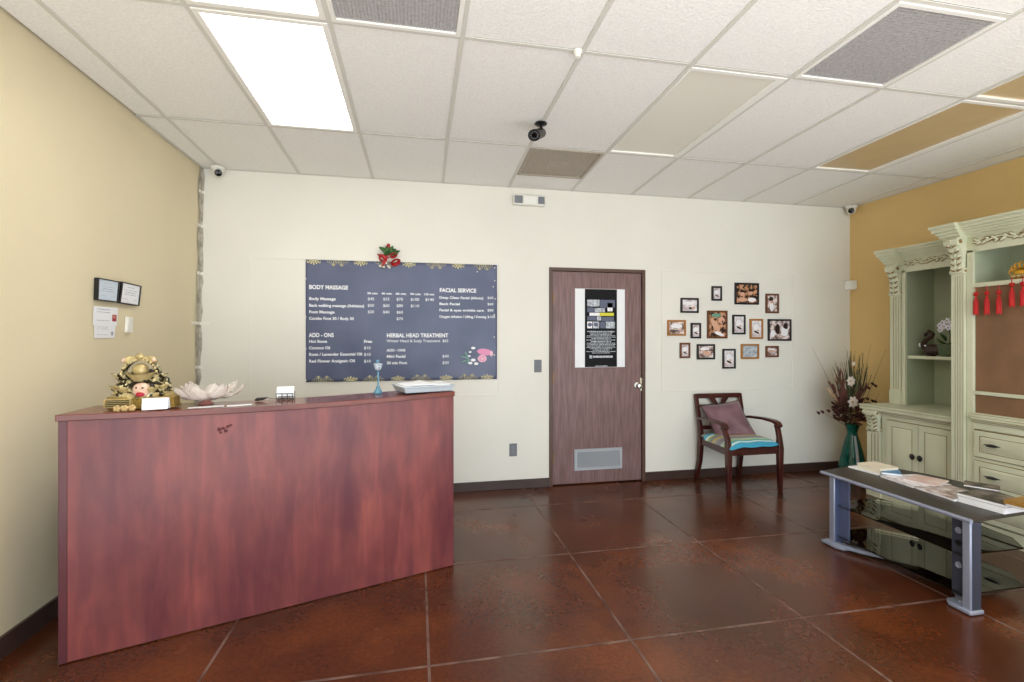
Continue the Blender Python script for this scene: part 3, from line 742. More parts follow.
# ------------------------------------------------------------------ PHOTO FRAMES
fr = [(185, 203, 303, 297, 'frame_black', 'photo_b', 'black landscape frame with a pale spa photo, left end of the top row'),
      (378, 130, 447, 222, 'frame_black', 'photo_b', 'small upright black frame with a pale photo, top middle of the cluster'),
      (521, 109, 676, 246, 'frame_black', 'photo_c', 'large black frame with a dark photo of people, topmost in the cluster'),
      (713, 177, 800, 299, 'frame_brown', 'photo_a', 'upright brown frame with a dark-haired figure, upper right of the cluster'),
      (103, 341, 223, 438, 'frame_oak', 'photo_a', 'orange-brown landscape frame with towels, leftmost in the cluster'),
      (248, 359, 317, 455, 'frame_black', 'photo_b', 'small upright black frame beside the big central brown one'),
      (350, 282, 481, 455, 'frame_brown', 'photo_c', 'big upright brown frame with a massage photo in the centre'),
      (507, 308, 593, 430, 'frame_black', 'photo_b', 'upright black frame right of the big central brown one'),
      (615, 334, 702, 458, 'frame_oak', 'photo_b', 'upright orange-brown frame left of the large right black one'),
      (727, 335, 877, 470, 'frame_black', 'photo_a', 'large black landscape frame at the right end of the middle row'),
      (180, 482, 250, 577, 'frame_brown', 'photo_b', 'small upright brown frame at the left end of the bottom row'),
      (286, 491, 404, 585, 'frame_black', 'photo_a', 'black landscape frame with a face photo in the bottom row'),
      (445, 520, 532, 642, 'frame_black', 'photo_b', 'upright black frame hanging lowest of the cluster'),
      (560, 490, 677, 582, 'frame_oak', 'photo_d', 'orange-brown landscape frame with a grey photo in the bottom row'),
      (713, 502, 799, 571, 'frame_brown', 'photo_a', 'small landscape brown frame at the right end of the bottom row')]
for (x0, y0, x1, y1, fm, pm, lb) in fr:
    a = onY(650 + x0 / 6.2, 265 + y0 / 6.2, YB - .02); b_ = onY(650 + x1 / 6.2, 265 + y1 / 6.2, YB - .02)
    X0, X1, Z1, Z0 = a.x + .012, b_.x, a.z, b_.z
    q = .018; y0_, y1_ = YB - .024, YB - .0068
    t = thing('picture_frame', ((X0 + X1) / 2, YB - .01, Z0), lb, 'picture frame', 'framed photos on the back wall')
    f = MB()
    for bb in ((X0, X1, Z0, Z0 + q), (X0, X1, Z1 - q, Z1), (X0, X0 + q, Z0 + q, Z1 - q), (X1 - q, X1, Z0 + q, Z1 - q)): f.box(bb[0], bb[1], y0_, y1_, bb[2], bb[3])
    f.build('frame_moulding', fm, t, bevel=.003)
    MB().box(X0 + q, X1 - q, YB - .014, YB - .009, Z0 + q, Z1 - q).build('photo_print', pm, t, smooth=False)
    # simple figures in the photos
    W_, H_ = X1 - X0 - 2 * q, Z1 - Z0 - 2 * q; cx, cz = (X0 + X1) / 2, (Z0 + Z1) / 2; yp = YB - .0146
    g = MB()
    s = hash((x0, y0)) % 3
    def E(u, v_, ru, rv, m, an=0): g.ball((cx + u * W_, yp, cz + v_ * H_), ru * W_, .0008, rv * H_, m=m, n=14, k=6, T=Ry(an))
    if pm == 'photo_c' and y0 == 282: E(-.1, -.05, .16, .30, 0, -35); E(.25, .18, .2, .14, 0); E(.3, .14, .1, .08, 2); E(-.05, .38, .3, .08, 3); E(.12, -.38, .3, .07, 1, 20)
    elif pm == 'photo_c': E(-.22, .0, .10, .14, 0); E(.2, .05, .09, .13, 0); E(-.22, .13, .11, .10, 2); E(.2, .18, .11, .09, 2); E(-.2, -.33, .22, .12, 0); E(.25, -.33, .2, .12, 1)
    elif fm == 'frame_oak' and pm == 'photo_a': E(0, .15, .4, .18, 1); E(-.1, -.25, .35, .06, 2); E(.25, -.2, .15, .06, 0)
    elif y0 == 335: E(-.1, .05, .12, .28, 2); E(.25, -.1, .18, .25, 1); E(.3, .2, .12, .2, 2); E(-.33, -.2, .12, .2, 1)
    elif y0 == 177: E(-.1, .28, .22, .14, 2); E(-.05, .1, .14, .12, 0); E(-.05, -.2, .2, .3, 1)
    elif y0 == 491: E(.05, -.1, .35, .14, 0, 20); E(-.1, .25, .3, .12, 1)
    elif pm == 'photo_b' and W_ > H_: E(-.1, .2, .4, .15, 1); E(.05, -.25, .12, .1, 2); E(.25, -.2, .14, .09, 0)
    elif pm == 'photo_b': E(.02, -.2, .3, .06, 2, 25); E(0, .1, .3, .2, 1); E(.15, -.08, .12, .06, 0)
    elif pm == 'photo_a': E(0, .05, .3, .1, 0); E(0, .3, .3, .12, 1)
    if g.v: g.build('photo_figures', ['skin_print', 'towel_print', 'hair_print', 'leafprint'], t)

# ------------------------------------------------------------------ LEFT WALL FRAMES AND PAPERS
def lw(px, py, off=.0): p = onX(px, py, -1.755); return Vector((leftx(p.z) + off, p.y, p.z))
def wallquad(px_tl, px_tr, px_br, px_bl, d0, d1):
    bl = [lw(*px_bl, d0), lw(*px_br, d0), lw(*px_tr, d0), lw(*px_tl, d0)]; return bl, [p + Vector((d1 - d0, 0, 0)) for p in bl]
def certificate(tl, tr, br, bl, label, pm):
    t = thing('certificate_frame', (lw(*bl)), label, 'framed certificate', 'framed certificates on the left wall')
    a, b_ = wallquad(tl, tr, br, bl, .001, .022); c_ = sum((p for p in b_), Vector()) / 4
    inn = [p + (c_ - p) * .09 for p in b_]; inb = [p - Vector((.006, 0, 0)) for p in inn]
    f = MB(); vs = a + b_ + inn + inb; fs = [(0, 1, 2, 3)]
    for i in range(4):
        k = (i + 1) % 4; fs += [(i, k, 4 + k, 4 + i), (4 + i, 4 + k, 8 + k, 8 + i), (8 + i, 8 + k, 12 + k, 12 + i)]
    f.add(vs, fs); f.build('frame_moulding', 'frame_black', t, smooth=False)
    g = MB(); g.add([p + Vector((.001, 0, 0)) for p in inb], [(0, 1, 2, 3)], 0)
    e0, e1, e3 = inb[0], inb[1], inb[3]
    for v_, u0, u1 in ((.82, .3, .7), (.66, .15, .85), (.55, .2, .8), (.44, .15, .85), (.2, .12, .4), (.2, .7, .9)):
        q = [e0 + (e1 - e0) * u + (e3 - e0) * (v_ + dv) + Vector((.0016, 0, 0)) for u, dv in ((u0, 0), (u1, 0), (u1, .025), (u0, .025))]; g.add(q, [(0, 1, 2, 3)], 1)
    g.build('certificate_paper', [pm, 'grey_print'], t, smooth=False)
certificate((94.6, 277.5), (116.5, 281.5), (115, 302.5), (94.3, 300), 'black-framed bluish certificate, the left of the two on the tan wall', 'paper_blue')
certificate((119, 281.5), (138.5, 286), (136.5, 306), (116.7, 303), 'black-framed white certificate tilted, right of the other one', 'paper')
def notice(tl, tr, br, bl, d_, label, photo):
    t = thing('paper_notice', lw(*bl), label, 'paper notice', 'paper notices taped under the certificates')
    a, b_ = wallquad(tl, tr, br, bl, d_, d_ + .0015); MB().hexa(a + b_).build('sheet', 'paper', t, smooth=False)
    g = MB(); e0, e1, e3 = b_[0], b_[1], b_[3]
    def Q(u0, u1, v0, v1, m): g.add([e0 + (e1 - e0) * u + (e3 - e0) * v_ + Vector((.0012, 0, 0)) for u, v_ in ((u0, v0), (u1, v0), (u1, v1), (u0, v1))], [(0, 1, 2, 3)], m)
    for v_ in (.85, .7, .25): Q(.1, .65, v_, v_ + .03, 0)
    if photo: Q(.76, .95, .25, .62, 1); Q(.8, .91, .42, .56, 2)
    else: Q(.8, .92, .2, .5, 0)
    g.build('print', ['grey_print', 'mouth_red', 'skin_print'], t, smooth=False)
notice((94, 306), (118, 308), (117.5, 326), (93.5, 325), .004, 'white paper notice with a small red photo, under the left certificate', True)
notice((95.5, 325), (116.5, 326), (115.5, 338), (95.5, 338), .002, 'lower white paper notice, half under the one with the red photo', False)
t = thing('wall_remote', lw(128, 333), 'small white remote holder on the tan wall right of the paper notices', 'remote')
a, b_ = wallquad((126, 316.5), (131.5, 317.5), (131.3, 333), (125.6, 332.5), .0, .018); MB().hexa(a + b_).build('holder_body', 'white_plastic', t, bevel=.004)
a, b_ = wallquad((127.5, 319), (130, 319.6), (129.9, 323), (127.4, 322.6), .018, .021); MB().hexa(a + b_).build('button', 'lens_white', t, smooth=False)

# ------------------------------------------------------------------ RECEPTION COUNTER
P0 = Vector((-1.503, 2.393, 0)); P1 = Vector((.217, 2.974, 0)); E1 = (P1 - P0).normalized(); N1 = Vector((-E1.y, E1.x, 0)); LC = (P1 - P0).length
def cp(s, d_, z): return P0 + E1 * s + N1 * d_ + Vector((0, 0, z))
def sag(s): return .018 * math.sin(math.pi * min(max(s / LC, 0), 1))
CT = 1.073
def slabz(x, y=None):   # top surface height near world point
    s = (Vector((x, P0.y + (x - P0.x) * E1.y / E1.x, 0)) - P0).length; return CT - sag(s)
t = thing('reception_counter', cp(LC / 2, .3, 0), 'long cherry-wood reception counter with a raised shelf top, standing in front of the menu banner', 'reception counter')
def cbox(mb, s0, s1, d0, d1, z0, z1, m=0, n=1, sg=False):
    for i in range(n):
        a, b_ = s0 + (s1 - s0) * i / n, s0 + (s1 - s0) * (i + 1) / n
        za, zb = (z1 - sag(a), z1 - sag(b_)) if sg else (z1, z1)
        z0a, z0b = (z0 - sag(a), z0 - sag(b_)) if sg == 2 else (z0, z0)
        mb.hexa([cp(a, d0, z0a), cp(b_, d0, z0b), cp(b_, d1, z0b), cp(a, d1, z0a), cp(a, d0, za), cp(b_, d0, zb), cp(b_, d1, zb), cp(a, d1, za)], m)
def sweep(mb, s0, s1, prof, n, dl=None, m=0):
    """closed profile (d,z) swept along the counter with sag"""
    vs = []; fs = []; k = len(prof)
    for i in range(n + 1):
        s = s0 + (s1 - s0) * i / n
        for (d_, z_, g_) in prof: vs.append(cp(s, d_, z_ - (sag(s) if g_ else 0)))
    for i in range(n):
        for q in range(k): fs.append((i * k + q, i * k + (q + 1) % k, (i + 1) * k + (q + 1) % k, (i + 1) * k + q))
    fs.append(tuple(range(k - 1, -1, -1))); fs.append(tuple(range(n * k, n * k + k)))
    mb.add(vs, fs, m)
q = MB(); sweep(q, .030, LC - .0, [(.0, .006, 0), (.022, .006, 0), (.022, CT - .028, 1), (.0, CT - .028, 1)], 16)
fp = q.build('front_panel', 'counter_wood', t)
q = MB(); q.hexa([cp(0, -.002, .004), cp(.030, -.002, .004), cp(.030, .60, .004), cp(0, .60, .004), cp(0, -.002, CT - .028), cp(.030, -.002, CT - .028), cp(.030, .60, CT - .028), cp(0, .60, CT - .028)])
q = MB(); cbox(q, 0, .030, -.002, .26, .004, CT - .028); cbox(q, 0, .030, .26, .60, .004, .76); q.build('side_panel', 'counter_edge', t, bevel=.002)
q = MB(); cbox(q, LC, LC + .004, -.001, .26, .004, CT - .028); cbox(q, LC - .022, LC + .004, .022, .26, .004, CT - .028); cbox(q, LC - .022, LC + .004, .26, .60, .004, .76); q.build('side_panel', 'counter_edge', t, bevel=.001)
# sagging shelf top; left end cut askew
q = MB(); n = 18; vs = []; fs = []
for i in range(n + 1):
    s = -.008 + (LC + .016) * i / n
    a = cp(s, -.012, CT - sag(s)); b_ = cp(s, .278, CT - sag(s))
    if i == 0: b_ = cp(.075, .278, CT)
    if i == 1: b_ = cp(.13, .278, CT - sag(s))
    for p in (a - Vector((0, 0, .028)), b_ - Vector((0, 0, .028)), b_, a): vs.append(p)
for i in range(n):
    for k in range(4): fs.append((i * 4 + k, i * 4 + (k + 1) % 4, i * 4 + 4 + (k + 1) % 4, i * 4 + 4 + k))
fs += [(3, 2, 1, 0), (n * 4, n * 4 + 1, n * 4 + 2, n * 4 + 3)]
q.add(vs, fs); q.build('shelf_top', 'counter_top', t, bevel=.003)
q = MB(); cbox(q, .030, LC - .022, .022, .72, .735, .76); q.build('work_surface', 'counter_top', t, bevel=.002)
q = MB()
random.seed(5)
for dx, dz, r_ in ((0, 0, .016), (.018, .004, .012), (.036, .010, .012), (.050, .016, .010), (.008, -.016, .010), (.028, -.010, .014)):
    c_ = cp(.585 + dx, -.0008, .955 + dz); q.ball(c_, r_, .0012, r_ * .6, n=8, k=5)
q.build('scuff_mark', 'scuff', t)

# ------------------------------------------------------------------ THINGS ON THE COUNTER
# lucky money statue
tc_ = Vector((-1.298, 2.615, 0)); tz = slabz(tc_.x) + .001
t = thing('lucky_statue', (tc_.x, tc_.y, tz), 'gold money statue heaped with ingots on an octagonal base, left end of counter', 'statue')
q = MB(); oc = [(.165, .05), (.165, -.03), (.12, -.075), (-.12, -.075), (-.165, -.03), (-.165, .05), (-.12, .085), (.12, .085)]; oc = oc[::-1]
def TT(sc): return [(tc_.x + a * sc, tc_.y + b_ * sc) for a, b_ in oc]
q.prism(TT(1.0), tz, tz + .010); q.prism(TT(.95), tz + .010, tz + .046); q.prism(TT(1.0), tz + .046, tz + .056)
for k in range(4): q.prism(TT(.965), tz + .014 + k * .008, tz + .018 + k * .008)
q.build('octagonal_base', 'base_brass', t, bevel=.002)
q = MB(); fx = tc_.x; fy = tc_.y - .078
q.box(fx - .150, fx - .020, fy - .006, fy + .01, tz + .010, tz + .050)
for k in range(4): q.box(fx - .140, fx - .030, fy - .009, fy - .005, tz + .016 + k * .008, tz + .020 + k * .008, 1)
for x in (fx - .150, fx - .026): q.box(x, x + .006, fy - .010, fy - .004, tz + .010, tz + .050)
q.build('name_panel', ['gold_pale', 'gold_dark'], t, bevel=.001)
def ingot(mb, c_, r_, m=0, rot=0.0, dome=True):
    c_ = Vector(c_)
    def f(u, v_):
        a = 2 * math.pi * u; h_ = v_; e_ = abs(math.cos(a)) ** 3
        rr = r_ * (.55 + .45 * h_) * (1 + .25 * e_ * h_); z_ = r_ * (.55 * h_ + .22 * e_ * h_ ** 2)
        return c_ + Matrix.Rotation(rot, 3, 'Z') @ Vector((rr * math.cos(a), rr * .62 * math.sin(a), z_))
    mb.grid(f, 20, 5, m)
    mb.lathe([(r_ * .5, 0), (0, 0)], c_, 12, m)
    if dome: mb.ball(c_ + Vector((0, 0, r_ * .45)), r_ * .62, r_ * .5, r_ * .42, m=m)
q = MB(); random.seed(11)
mound = lambda a, h_: (1 - h_) 
q.ball((tc_.x, tc_.y, tz + .05), .136, .072, .138, n=20, k=12, m=1)
for lay, (zz_, rx, n_) in enumerate(((.062, .135, 15), (.085, .128, 14), (.106, .118, 12), (.128, .105, 11), (.150, .085, 8))):
    for i in range(n_):
        a = math.pi + math.pi * (i + .5 * (lay % 2)) / (n_ - 1)
        c_ = Vector((tc_.x + rx * math.cos(a), tc_.y + .072 * (rx / .135) * math.sin(a), tz + zz_))
        if abs(c_.x - tc_.x - .01) < .035 and c_.y < tc_.y - .03 and zz_ > .07 : continue
        if random.random() < .45: ingot(q, c_ - Vector((0, 0, .01)), .020 + .006 * random.random(), 0, random.random() * 1.5 - .7)
        else:
            T_ = Matrix.Rotation(R(70 + random.random() * 30), 3, 'X') @ Matrix.Rotation(random.random(), 3, 'Y')
            q.lathe([(.006, -.003), (.016, -.003), (.017, 0), (.016, .003), (.006, .003)], c_, 12, 2 if random.random() < .5 else 0, T=T_)
for s_ in (-1, 1):
    ingot(q, (tc_.x + s_ * .090, tc_.y - .030, tz + .135), .042, 0, s_ * -.2)
    ingot(q, (tc_.x + s_ * .110, tc_.y - .040, tz + .088), .030, 2, s_ * -.4)
    ingot(q, (tc_.x + s_ * .065, tc_.y - .066, tz + .078), .030, 2, s_ * .1)
    q.tube([(tc_.x + s_ * .05, tc_.y - .05, tz + .122), (tc_.x + s_ * .1, tc_.y - .05, tz + .115), (tc_.x + s_ * .145, tc_.y - .02, tz + .09)], .006, 6, m=1)
q.build('ingot_heap', ['antique_gold', 'gold_dark', 'gold_pale'], t)
q = MB(); ingot(q, (tc_.x + .008, tc_.y - .050, tz + .128), .062, 0, 0, False); q.ball((tc_.x + .008, tc_.y - .050, tz + .182), .040, .034, .032); q.build('large_ingot', 'gold_pale', t)
q = MB(); fc = Vector((tc_.x + .020, tc_.y - .066, tz + .088)); q.ball(fc, .044, .026, .036, 16, 10)
q.ball(fc + Vector((.002, -.020, -.018)), .022, .011, .012, m=1)
for s_ in (-1, 1): q.ball(fc + Vector((s_ * .015, -.022, .012)), .006, .005, .004, m=2, n=8, k=6)
q.build('creature_face', ['face_pink', 'mouth_red', 'gold_dark'], t)
q = MB()
arc = [Vector((tc_.x + .008 + .088 * math.sin(a) * 1.0, tc_.y - .05 + .01 * math.cos(a), tz + .150 + .082 * math.cos(a))) for a in [R(-84 + 168 * i / 14) for i in range(15)]]
q.barz(arc, .020, [.006] * 15, 0, ax=(0, 1, 0))
for i in range(1, 14, 1): q.ball(arc[i] + Vector((0, -.020, 0)), .007, n=8, k=5, m=2)
arc2 = [p + Vector((0, -.01, .012)) for p in arc[3:12]]; q.barz(arc2, .014, .006, 3, ax=(0, 1, 0))
for s_ in (-1, 1):
    q.ball((tc_.x + .008 + s_ * .062, tc_.y - .055, tz + .232), .026, .014, .013, m=3, T=Ry(s_ * 28)); q.ball((tc_.x + .008 + s_ * .072, tc_.y - .066, tz + .230), .012, .008, .009, m=1, T=Ry(s_ * 28))
q.ball((tc_.x + .008, tc_.y - .06, tz + .245), .022, .014, .016, m=3)
q.build('ruyi_canopy', ['antique_gold', 'face_pink', 'gold_pale', 'gold_pale'], t)
t.scale = (.87, .87, 1.0); t.location.x += .012
# card in front of statue
cc = Vector((-1.195, 2.520, tz)); q = MB(); q.obox(cc + Vector((0, 0, .027)), .050, .001, .027, (R(-12), 0, R(14)))
q.obox(cc + Vector((-.003, .024, .026)), .050, .001, .027, (R(18), 0, R(14)))
t = q.build('tent_card', 'paper', smooth=False, label='blank white folded card propped before the gold statue', cat='card')
# beads
for i, (dx, lb) in enumerate(((.018, 'left one of the three tan nuggets before the gold statue'), (.044, 'middle one of the three tan nuggets before the gold statue'), (.070, 'right one of the three tan nuggets before the gold statue'))):
    q = MB(); c_ = Vector((-1.345 + dx, 2.475 + dx * .33, tz + .014)); q.ball(c_, .012, .010, .013, 10, 8)
    for k in range(5): q.ball(c_ + Vector((.010 * math.cos(k * 1.3), -.006, .009 * math.sin(k * 1.3))), .007, n=8, k=6)
    q.build('gold_nugget', 'bead_tan', label=lb, cat='ornament', group='tan nuggets before the statue')
# business cards behind statue left
q = MB(); q.obox((-1.405, 2.66, slabz(-1.4) + .006), .045, .03, .004, (0, R(-8), R(20))); q.build('folded_paper', 'paper', smooth=False, label='small white folded paper behind the left of the gold statue', cat='paper')
# lotus bowl
bc = Vector((-1.045, 2.735, slabz(-1.045) + .001))
t = thing('lotus_bowl', bc, 'frosted glass lotus bowl with splayed petals on a pink foot, on the counter', 'bowl')
q = MB(); q.lathe([(0, 0), (.040, 0), (.042, .006), (.026, .014), (.030, .026), (0, .028)], bc, 20)
q.build('bowl_foot', 'vase_foot', t)
def petal(mb, an, ln, rise, wd, curl, z0=.022):
    T_ = Matrix.Rotation(an, 3, 'Z')
    def f(u, v_):
        r_ = .022 + ln * v_; w_ = wd * (math.sin(math.pi * min(1, .12 + .83 * v_)) ** .7) * (2 * u - 1)
        if v_ > .93: w_ *= .5
        z_ = z0 + rise * v_ ** 1.3 + curl * max(0, v_ - .7) * 1.5 + .018 * (2 * u - 1) ** 2 + .004 * math.sin(v_ * 14 + u * 9)
        return bc + T_ @ Vector((r_, w_, z_))
    mb.grid(f, 8, 12)
q = MB()
for i in range(8): petal(q, i * math.pi / 4 + .1, .185 if i % 4 in (0,) else .165, .030 + .012 * (i % 2), .055, .075)
for i in range(6): petal(q, i * math.pi / 3 + .4, .10, .045, .040, .035, .026)
q.build('petals', 'petal_glass', t, solid=.003, angle=80)
t.scale = (.86, .86, .95); t.location.x -= .02
# papers under bowl
q = MB(); q.obox((-1.02, 2.625, slabz(-1.0) + .0015), .075, .022, .001, (0, 0, R(18.7))); q.build('paper_slip', 'paper', smooth=False, label='white paper slip at the front edge just under the lotus bowl', cat='paper', group='paper slips by the lotus bowl')
q = MB(); q.obox((-.885, 2.67, slabz(-.9) + .0015), .055, .022, .001, (0, 0, R(22))); q.build('paper_slip', 'paper', smooth=False, label='white paper slip right of the lotus bowl', cat='paper', group='paper slips by the lotus bowl')
# card holder
hc = Vector((-.722, 2.895, slabz(-.725) + .001))
t = thing('card_holder', hc, 'small wire holder with white business cards on the counter', 'card holder')
q = MB(); q.obox(hc + Vector((0, 0, .042)), .044, .012, .029, (R(-10), 0, R(10))); q.build('card_stack', 'paper', t, smooth=False)
q = MB()
for k in (-1, -.33, .33, 1):
    q.tube([hc + Vector((k * .042, -.020, .034)), hc + Vector((k * .042, -.022, .004)), hc + Vector((k * .042, .022, .004)), hc + Vector((k * .042, .024, .045))], .0022, 6)
for z_, y_ in ((.034, -.020), (.018, -.021), (.004, -.022), (.004, .022)): q.tube([hc + Vector((-.046, y_, z_)), hc + Vector((.046, y_, z_))], .0022, 6)
q.build('wire_rack', 'pewter', t)
q = MB(); a = Vector((-.862, 2.83, slabz(-.86) + .006))
q.tube([a, a + Vector((.01, .005, .004)), a + Vector((.035, .012, .006)), a + Vector((.06, .018, .012))], [.004, .009, .008, .0025], 8)
q.tube([a + Vector((.055, .018, .010)), a + Vector((.085, .025, .004)), a + Vector((.105, .03, .004))], .0018, 6)
q.build('small_brush', 'black_plastic', label='small black lapel microphone on a thin wire left of the card holder', cat='microphone'); bpy.data.objects['small_brush'].name = 'lapel_microphone'
# pen with crystal top
pc = Vector((-.232, 3.03, slabz(-.232) + .001))
t = thing('counter_pen', pc, 'blue counter pen with a crystal flower head standing in its base', 'pen')
q = MB(); q.lathe([(0, 0), (.026, 0), (.028, .008), (.020, .022), (.013, .032), (.012, .045), (0, .046)], pc, 18); q.build('pen_base', 'blue_holder', t)
MB().tube([pc + Vector((0, 0, .04)), pc + Vector((.002, 0, .09)), pc + Vector((-.001, 0, .135))], [.006, .005, .006]).build('pen_barrel', 'blue_holder', t)
q = MB(); hc2 = pc + Vector((0, 0, .165)); q.ball(hc2, .022, .020, .024)
for k in range(6): q.ball(hc2 + Vector((.018 * math.cos(k * 1.047), .012 * math.sin(k * 1.047), .012)), .009, n=8, k=6)
q.ball(hc2 + Vector((-.002, 0, .034)), .010, n=8, k=6, m=1); q.ball(hc2 + Vector((.010, -.018, -.006)), .004, n=8, k=6, m=2)
q.build('crystal_head', ['crystal', 'blue_holder', 'ink'], t)
# paper tray
ct_ = cp(LC - .145, .13, CT); tray_o = ct_ + Vector((0, 0, .001))
t = thing('paper_tray', tray_o, 'grey plastic letter tray at the right end of the counter', 'tray')
def tl(a, b_, z_): return tray_o + E1 * a + N1 * b_ + Vector((0, 0, z_))
q = MB(); hw_, hd = .158, .122
def ringp(w0, d0, z_): return [tl(-w0 * 1.0, -d0, z_), tl(w0, -d0, z_), tl(w0, d0, z_), tl(-w0, d0, z_)]
loops = [ringp(hw_ - .012, hd - .012, .0), ringp(hw_, hd, .030), ringp(hw_ + .006, hd + .006, .030), ringp(hw_ + .006, hd + .006, .037), ringp(hw_ - .006, hd - .006, .037), ringp(hw_ - .016, hd - .016, .005)]
vs = [p for l in loops for p in l]; fs = [(3, 2, 1, 0)]
for i in range(len(loops) - 1):
    for k in range(4): fs.append((i * 4 + k, i * 4 + (k + 1) % 4, i * 4 + 4 + (k + 1) % 4, i * 4 + 4 + k))
e_ = (len(loops) - 1) * 4; fs.append((e_, e_ + 1, e_ + 2, e_ + 3)); q.add(vs, fs); q.build('tray_shell', 'tray_grey', t, bevel=.003)
for k, (dz, an, lb) in enumerate(((.020, 0, 'lower sheaf of white papers lying in the grey tray'), (.0, 4, 'top white sheet curling up from the grey tray'))):
    q = MB()
    def f(u, v_, k=k):
        a_ = (u - .5) * .285; b__ = (v_ - .5) * .215
        z_ = (.028 if k == 0 else .040) + (.016 * math.exp(-((u - .55) / .16) ** 2) * (.4 + .6 * v_) * k) + k * .004 * math.sin(u * 7)
        return tl(a_, b__, z_)
    q.grid(f, 16, 8); o = q.build('paper_sheaf', 'paper', label=lb, cat='papers', group='papers in the tray', solid=(.016 if k == 0 else .004), angle=80)

# ------------------------------------------------------------------ ARMCHAIR
cz = Vector((2.97, 4.07, 0))
t = thing('armchair', cz, 'dark mahogany armchair with open arms and a slatted top rail against the back wall', 'chair')
XFL, XFR, YFt = 2.705, 3.225, 3.815; XBL, XBR, YBk = 2.745, 3.195, 4.30
for x, sx_ in ((XFL, 1), (XFR, -1)):
    MB().barz([(x, YFt - .005, 0), (x, YFt, .20), (x, YFt, .40), (x + sx_ * -.002, YFt + .01, .50), (x - sx_ * .012, YFt + .045, .585), (x - sx_ * .016, YFt + .07, .60)], [.017, .021, .026, .020, .020, .018], [.017, .021, .024, .018, .018, .014]).build('leg', 'mahogany', t, bevel=.005)
for x in (XBL, XBR):
    sx_ = -1 if x == XBL else 1
    MB().barz([(x - sx_ * -.012 * 1, YBk + .062, 0), (x, YBk + .02, .20), (x, YBk, .40), (x + sx_ * .006, YBk - .0, .50), (x + sx_ * .018, YBk + .03, .70), (x + sx_ * .018, YBk + .058, .842)], [.017, .020, .022, .020, .018, .018], [.020, .024, .026, .022, .016, .013]).build('leg', 'mahogany', t, bevel=.004)
q = MB(); zr0, zr1 = .355, .420
q.hexa([(XFL + .02, YFt - .012, zr0), (XFR - .02, YFt - .012, zr0), (XFR - .02, YFt + .012, zr0), (XFL + .02, YFt + .012, zr0), (XFL + .02, YFt - .012, zr1), (XFR - .02, YFt - .012, zr1), (XFR - .02, YFt + .012, zr1), (XFL + .02, YFt + .012, zr1)])
q.hexa([(XBL, YBk - .01, zr0), (XBR, YBk - .01, zr0), (XBR, YBk + .012, zr0), (XBL, YBk + .012, zr0), (XBL, YBk - .01, zr1), (XBR, YBk - .01, zr1), (XBR, YBk + .012, zr1), (XBL, YBk + .012, zr1)])
for a, b_ in ((XFL, XBL), (XFR, XBR)):
    q.hexa([(a - .01, YFt + .01, zr0), (a + .01, YFt + .01, zr0), (b_ + .01, YBk, zr0), (b_ - .01, YBk, zr0), (a - .01, YFt + .01, zr1), (a + .01, YFt + .01, zr1), (b_ + .01, YBk, zr1), (b_ - .01, YBk, zr1)])
q.build('seat_frame', 'mahogany', t, bevel=.004)
q = MB()
def sf(u, v_): return (XFL + .03 + (XFR - XFL - .06) * u, YFt + .0 + (YBk - YFt - .02) * v_, .425 + .018 * (1 - (2 * u - 1) ** 4) * (1 - (2 * v_ - 1) ** 4))
q.grid(sf, 12, 12); q.build('seat', 'seat_fabric', t, solid=.02)
def bk(z): return YBk + .03 * (z - .5) / .2 if z < .7 else YBk + .03 + .028 * (z - .7) / .155
q = MB(); xa, xb = XBL - .014, XBR + .014
def rail(z0, z1, x0, x1, th=.010): q.hexa([(x0, bk(z0) - th, z0), (x1, bk(z0) - th, z0), (x1, bk(z0) + th, z0), (x0, bk(z0) + th, z0), (x0, bk(z1) - th, z1), (x1, bk(z1) - th, z1), (x1, bk(z1) + th, z1), (x0, bk(z1) + th, z1)])
rail(.800, .845, xa - .005, xb + .005, .013); rail(.715, .740, xa + .02, xb - .02)
rail(.50, .535, xa + .02, xb - .02)
q.build('back_rail', 'mahogany', t, bevel=.003)
q = MB()
for k, (xm, w0, w1) in enumerate(((2.845, .045, .018), (2.97, .02, .045), (3.095, .045, .018))): pass
W_ = xb - xa
for u0, u1, u2, u3 in ((.26, .34, .38, .43), (.36, .41, .43, .48), (.52, .57, .59, .64), (.57, .62, .66, .74)):   # V slats
    q.hexa([(xa + W_ * u2 if u0 < .5 else xa + W_ * u0, bk(.735) - .006, .735), (xa + W_ * u3 if u0 < .5 else xa + W_ * u1, bk(.735) - .006, .735), (xa + W_ * u3 if u0 < .5 else xa + W_ * u1, bk(.735) + .006, .735), (xa + W_ * u2 if u0 < .5 else xa + W_ * u0, bk(.735) + .006, .735),
            (xa + W_ * u0 if u0 < .5 else xa + W_ * u2, bk(.805) - .006, .805), (xa + W_ * u1 if u0 < .5 else xa + W_ * u3, bk(.805) - .006, .805), (xa + W_ * u1 if u0 < .5 else xa + W_ * u3, bk(.805) + .006, .805), (xa + W_ * u0 if u0 < .5 else xa + W_ * u2, bk(.805) + .006, .805)])
for u in (.30, .5, .70):
    x = xa + W_ * u; rz0, rz1 = .53, .72
    q.hexa([(x - .025, bk(rz0) - .005, rz0), (x + .025, bk(rz0) - .005, rz0), (x + .025, bk(rz0) + .005, rz0), (x - .025, bk(rz0) + .005, rz0), (x - .025, bk(rz1) - .005, rz1), (x + .025, bk(rz1) - .005, rz1), (x + .025, bk(rz1) + .005, rz1), (x - .025, bk(rz1) + .005, rz1)])
q.build('back_slat', 'mahogany', t, bevel=.002)
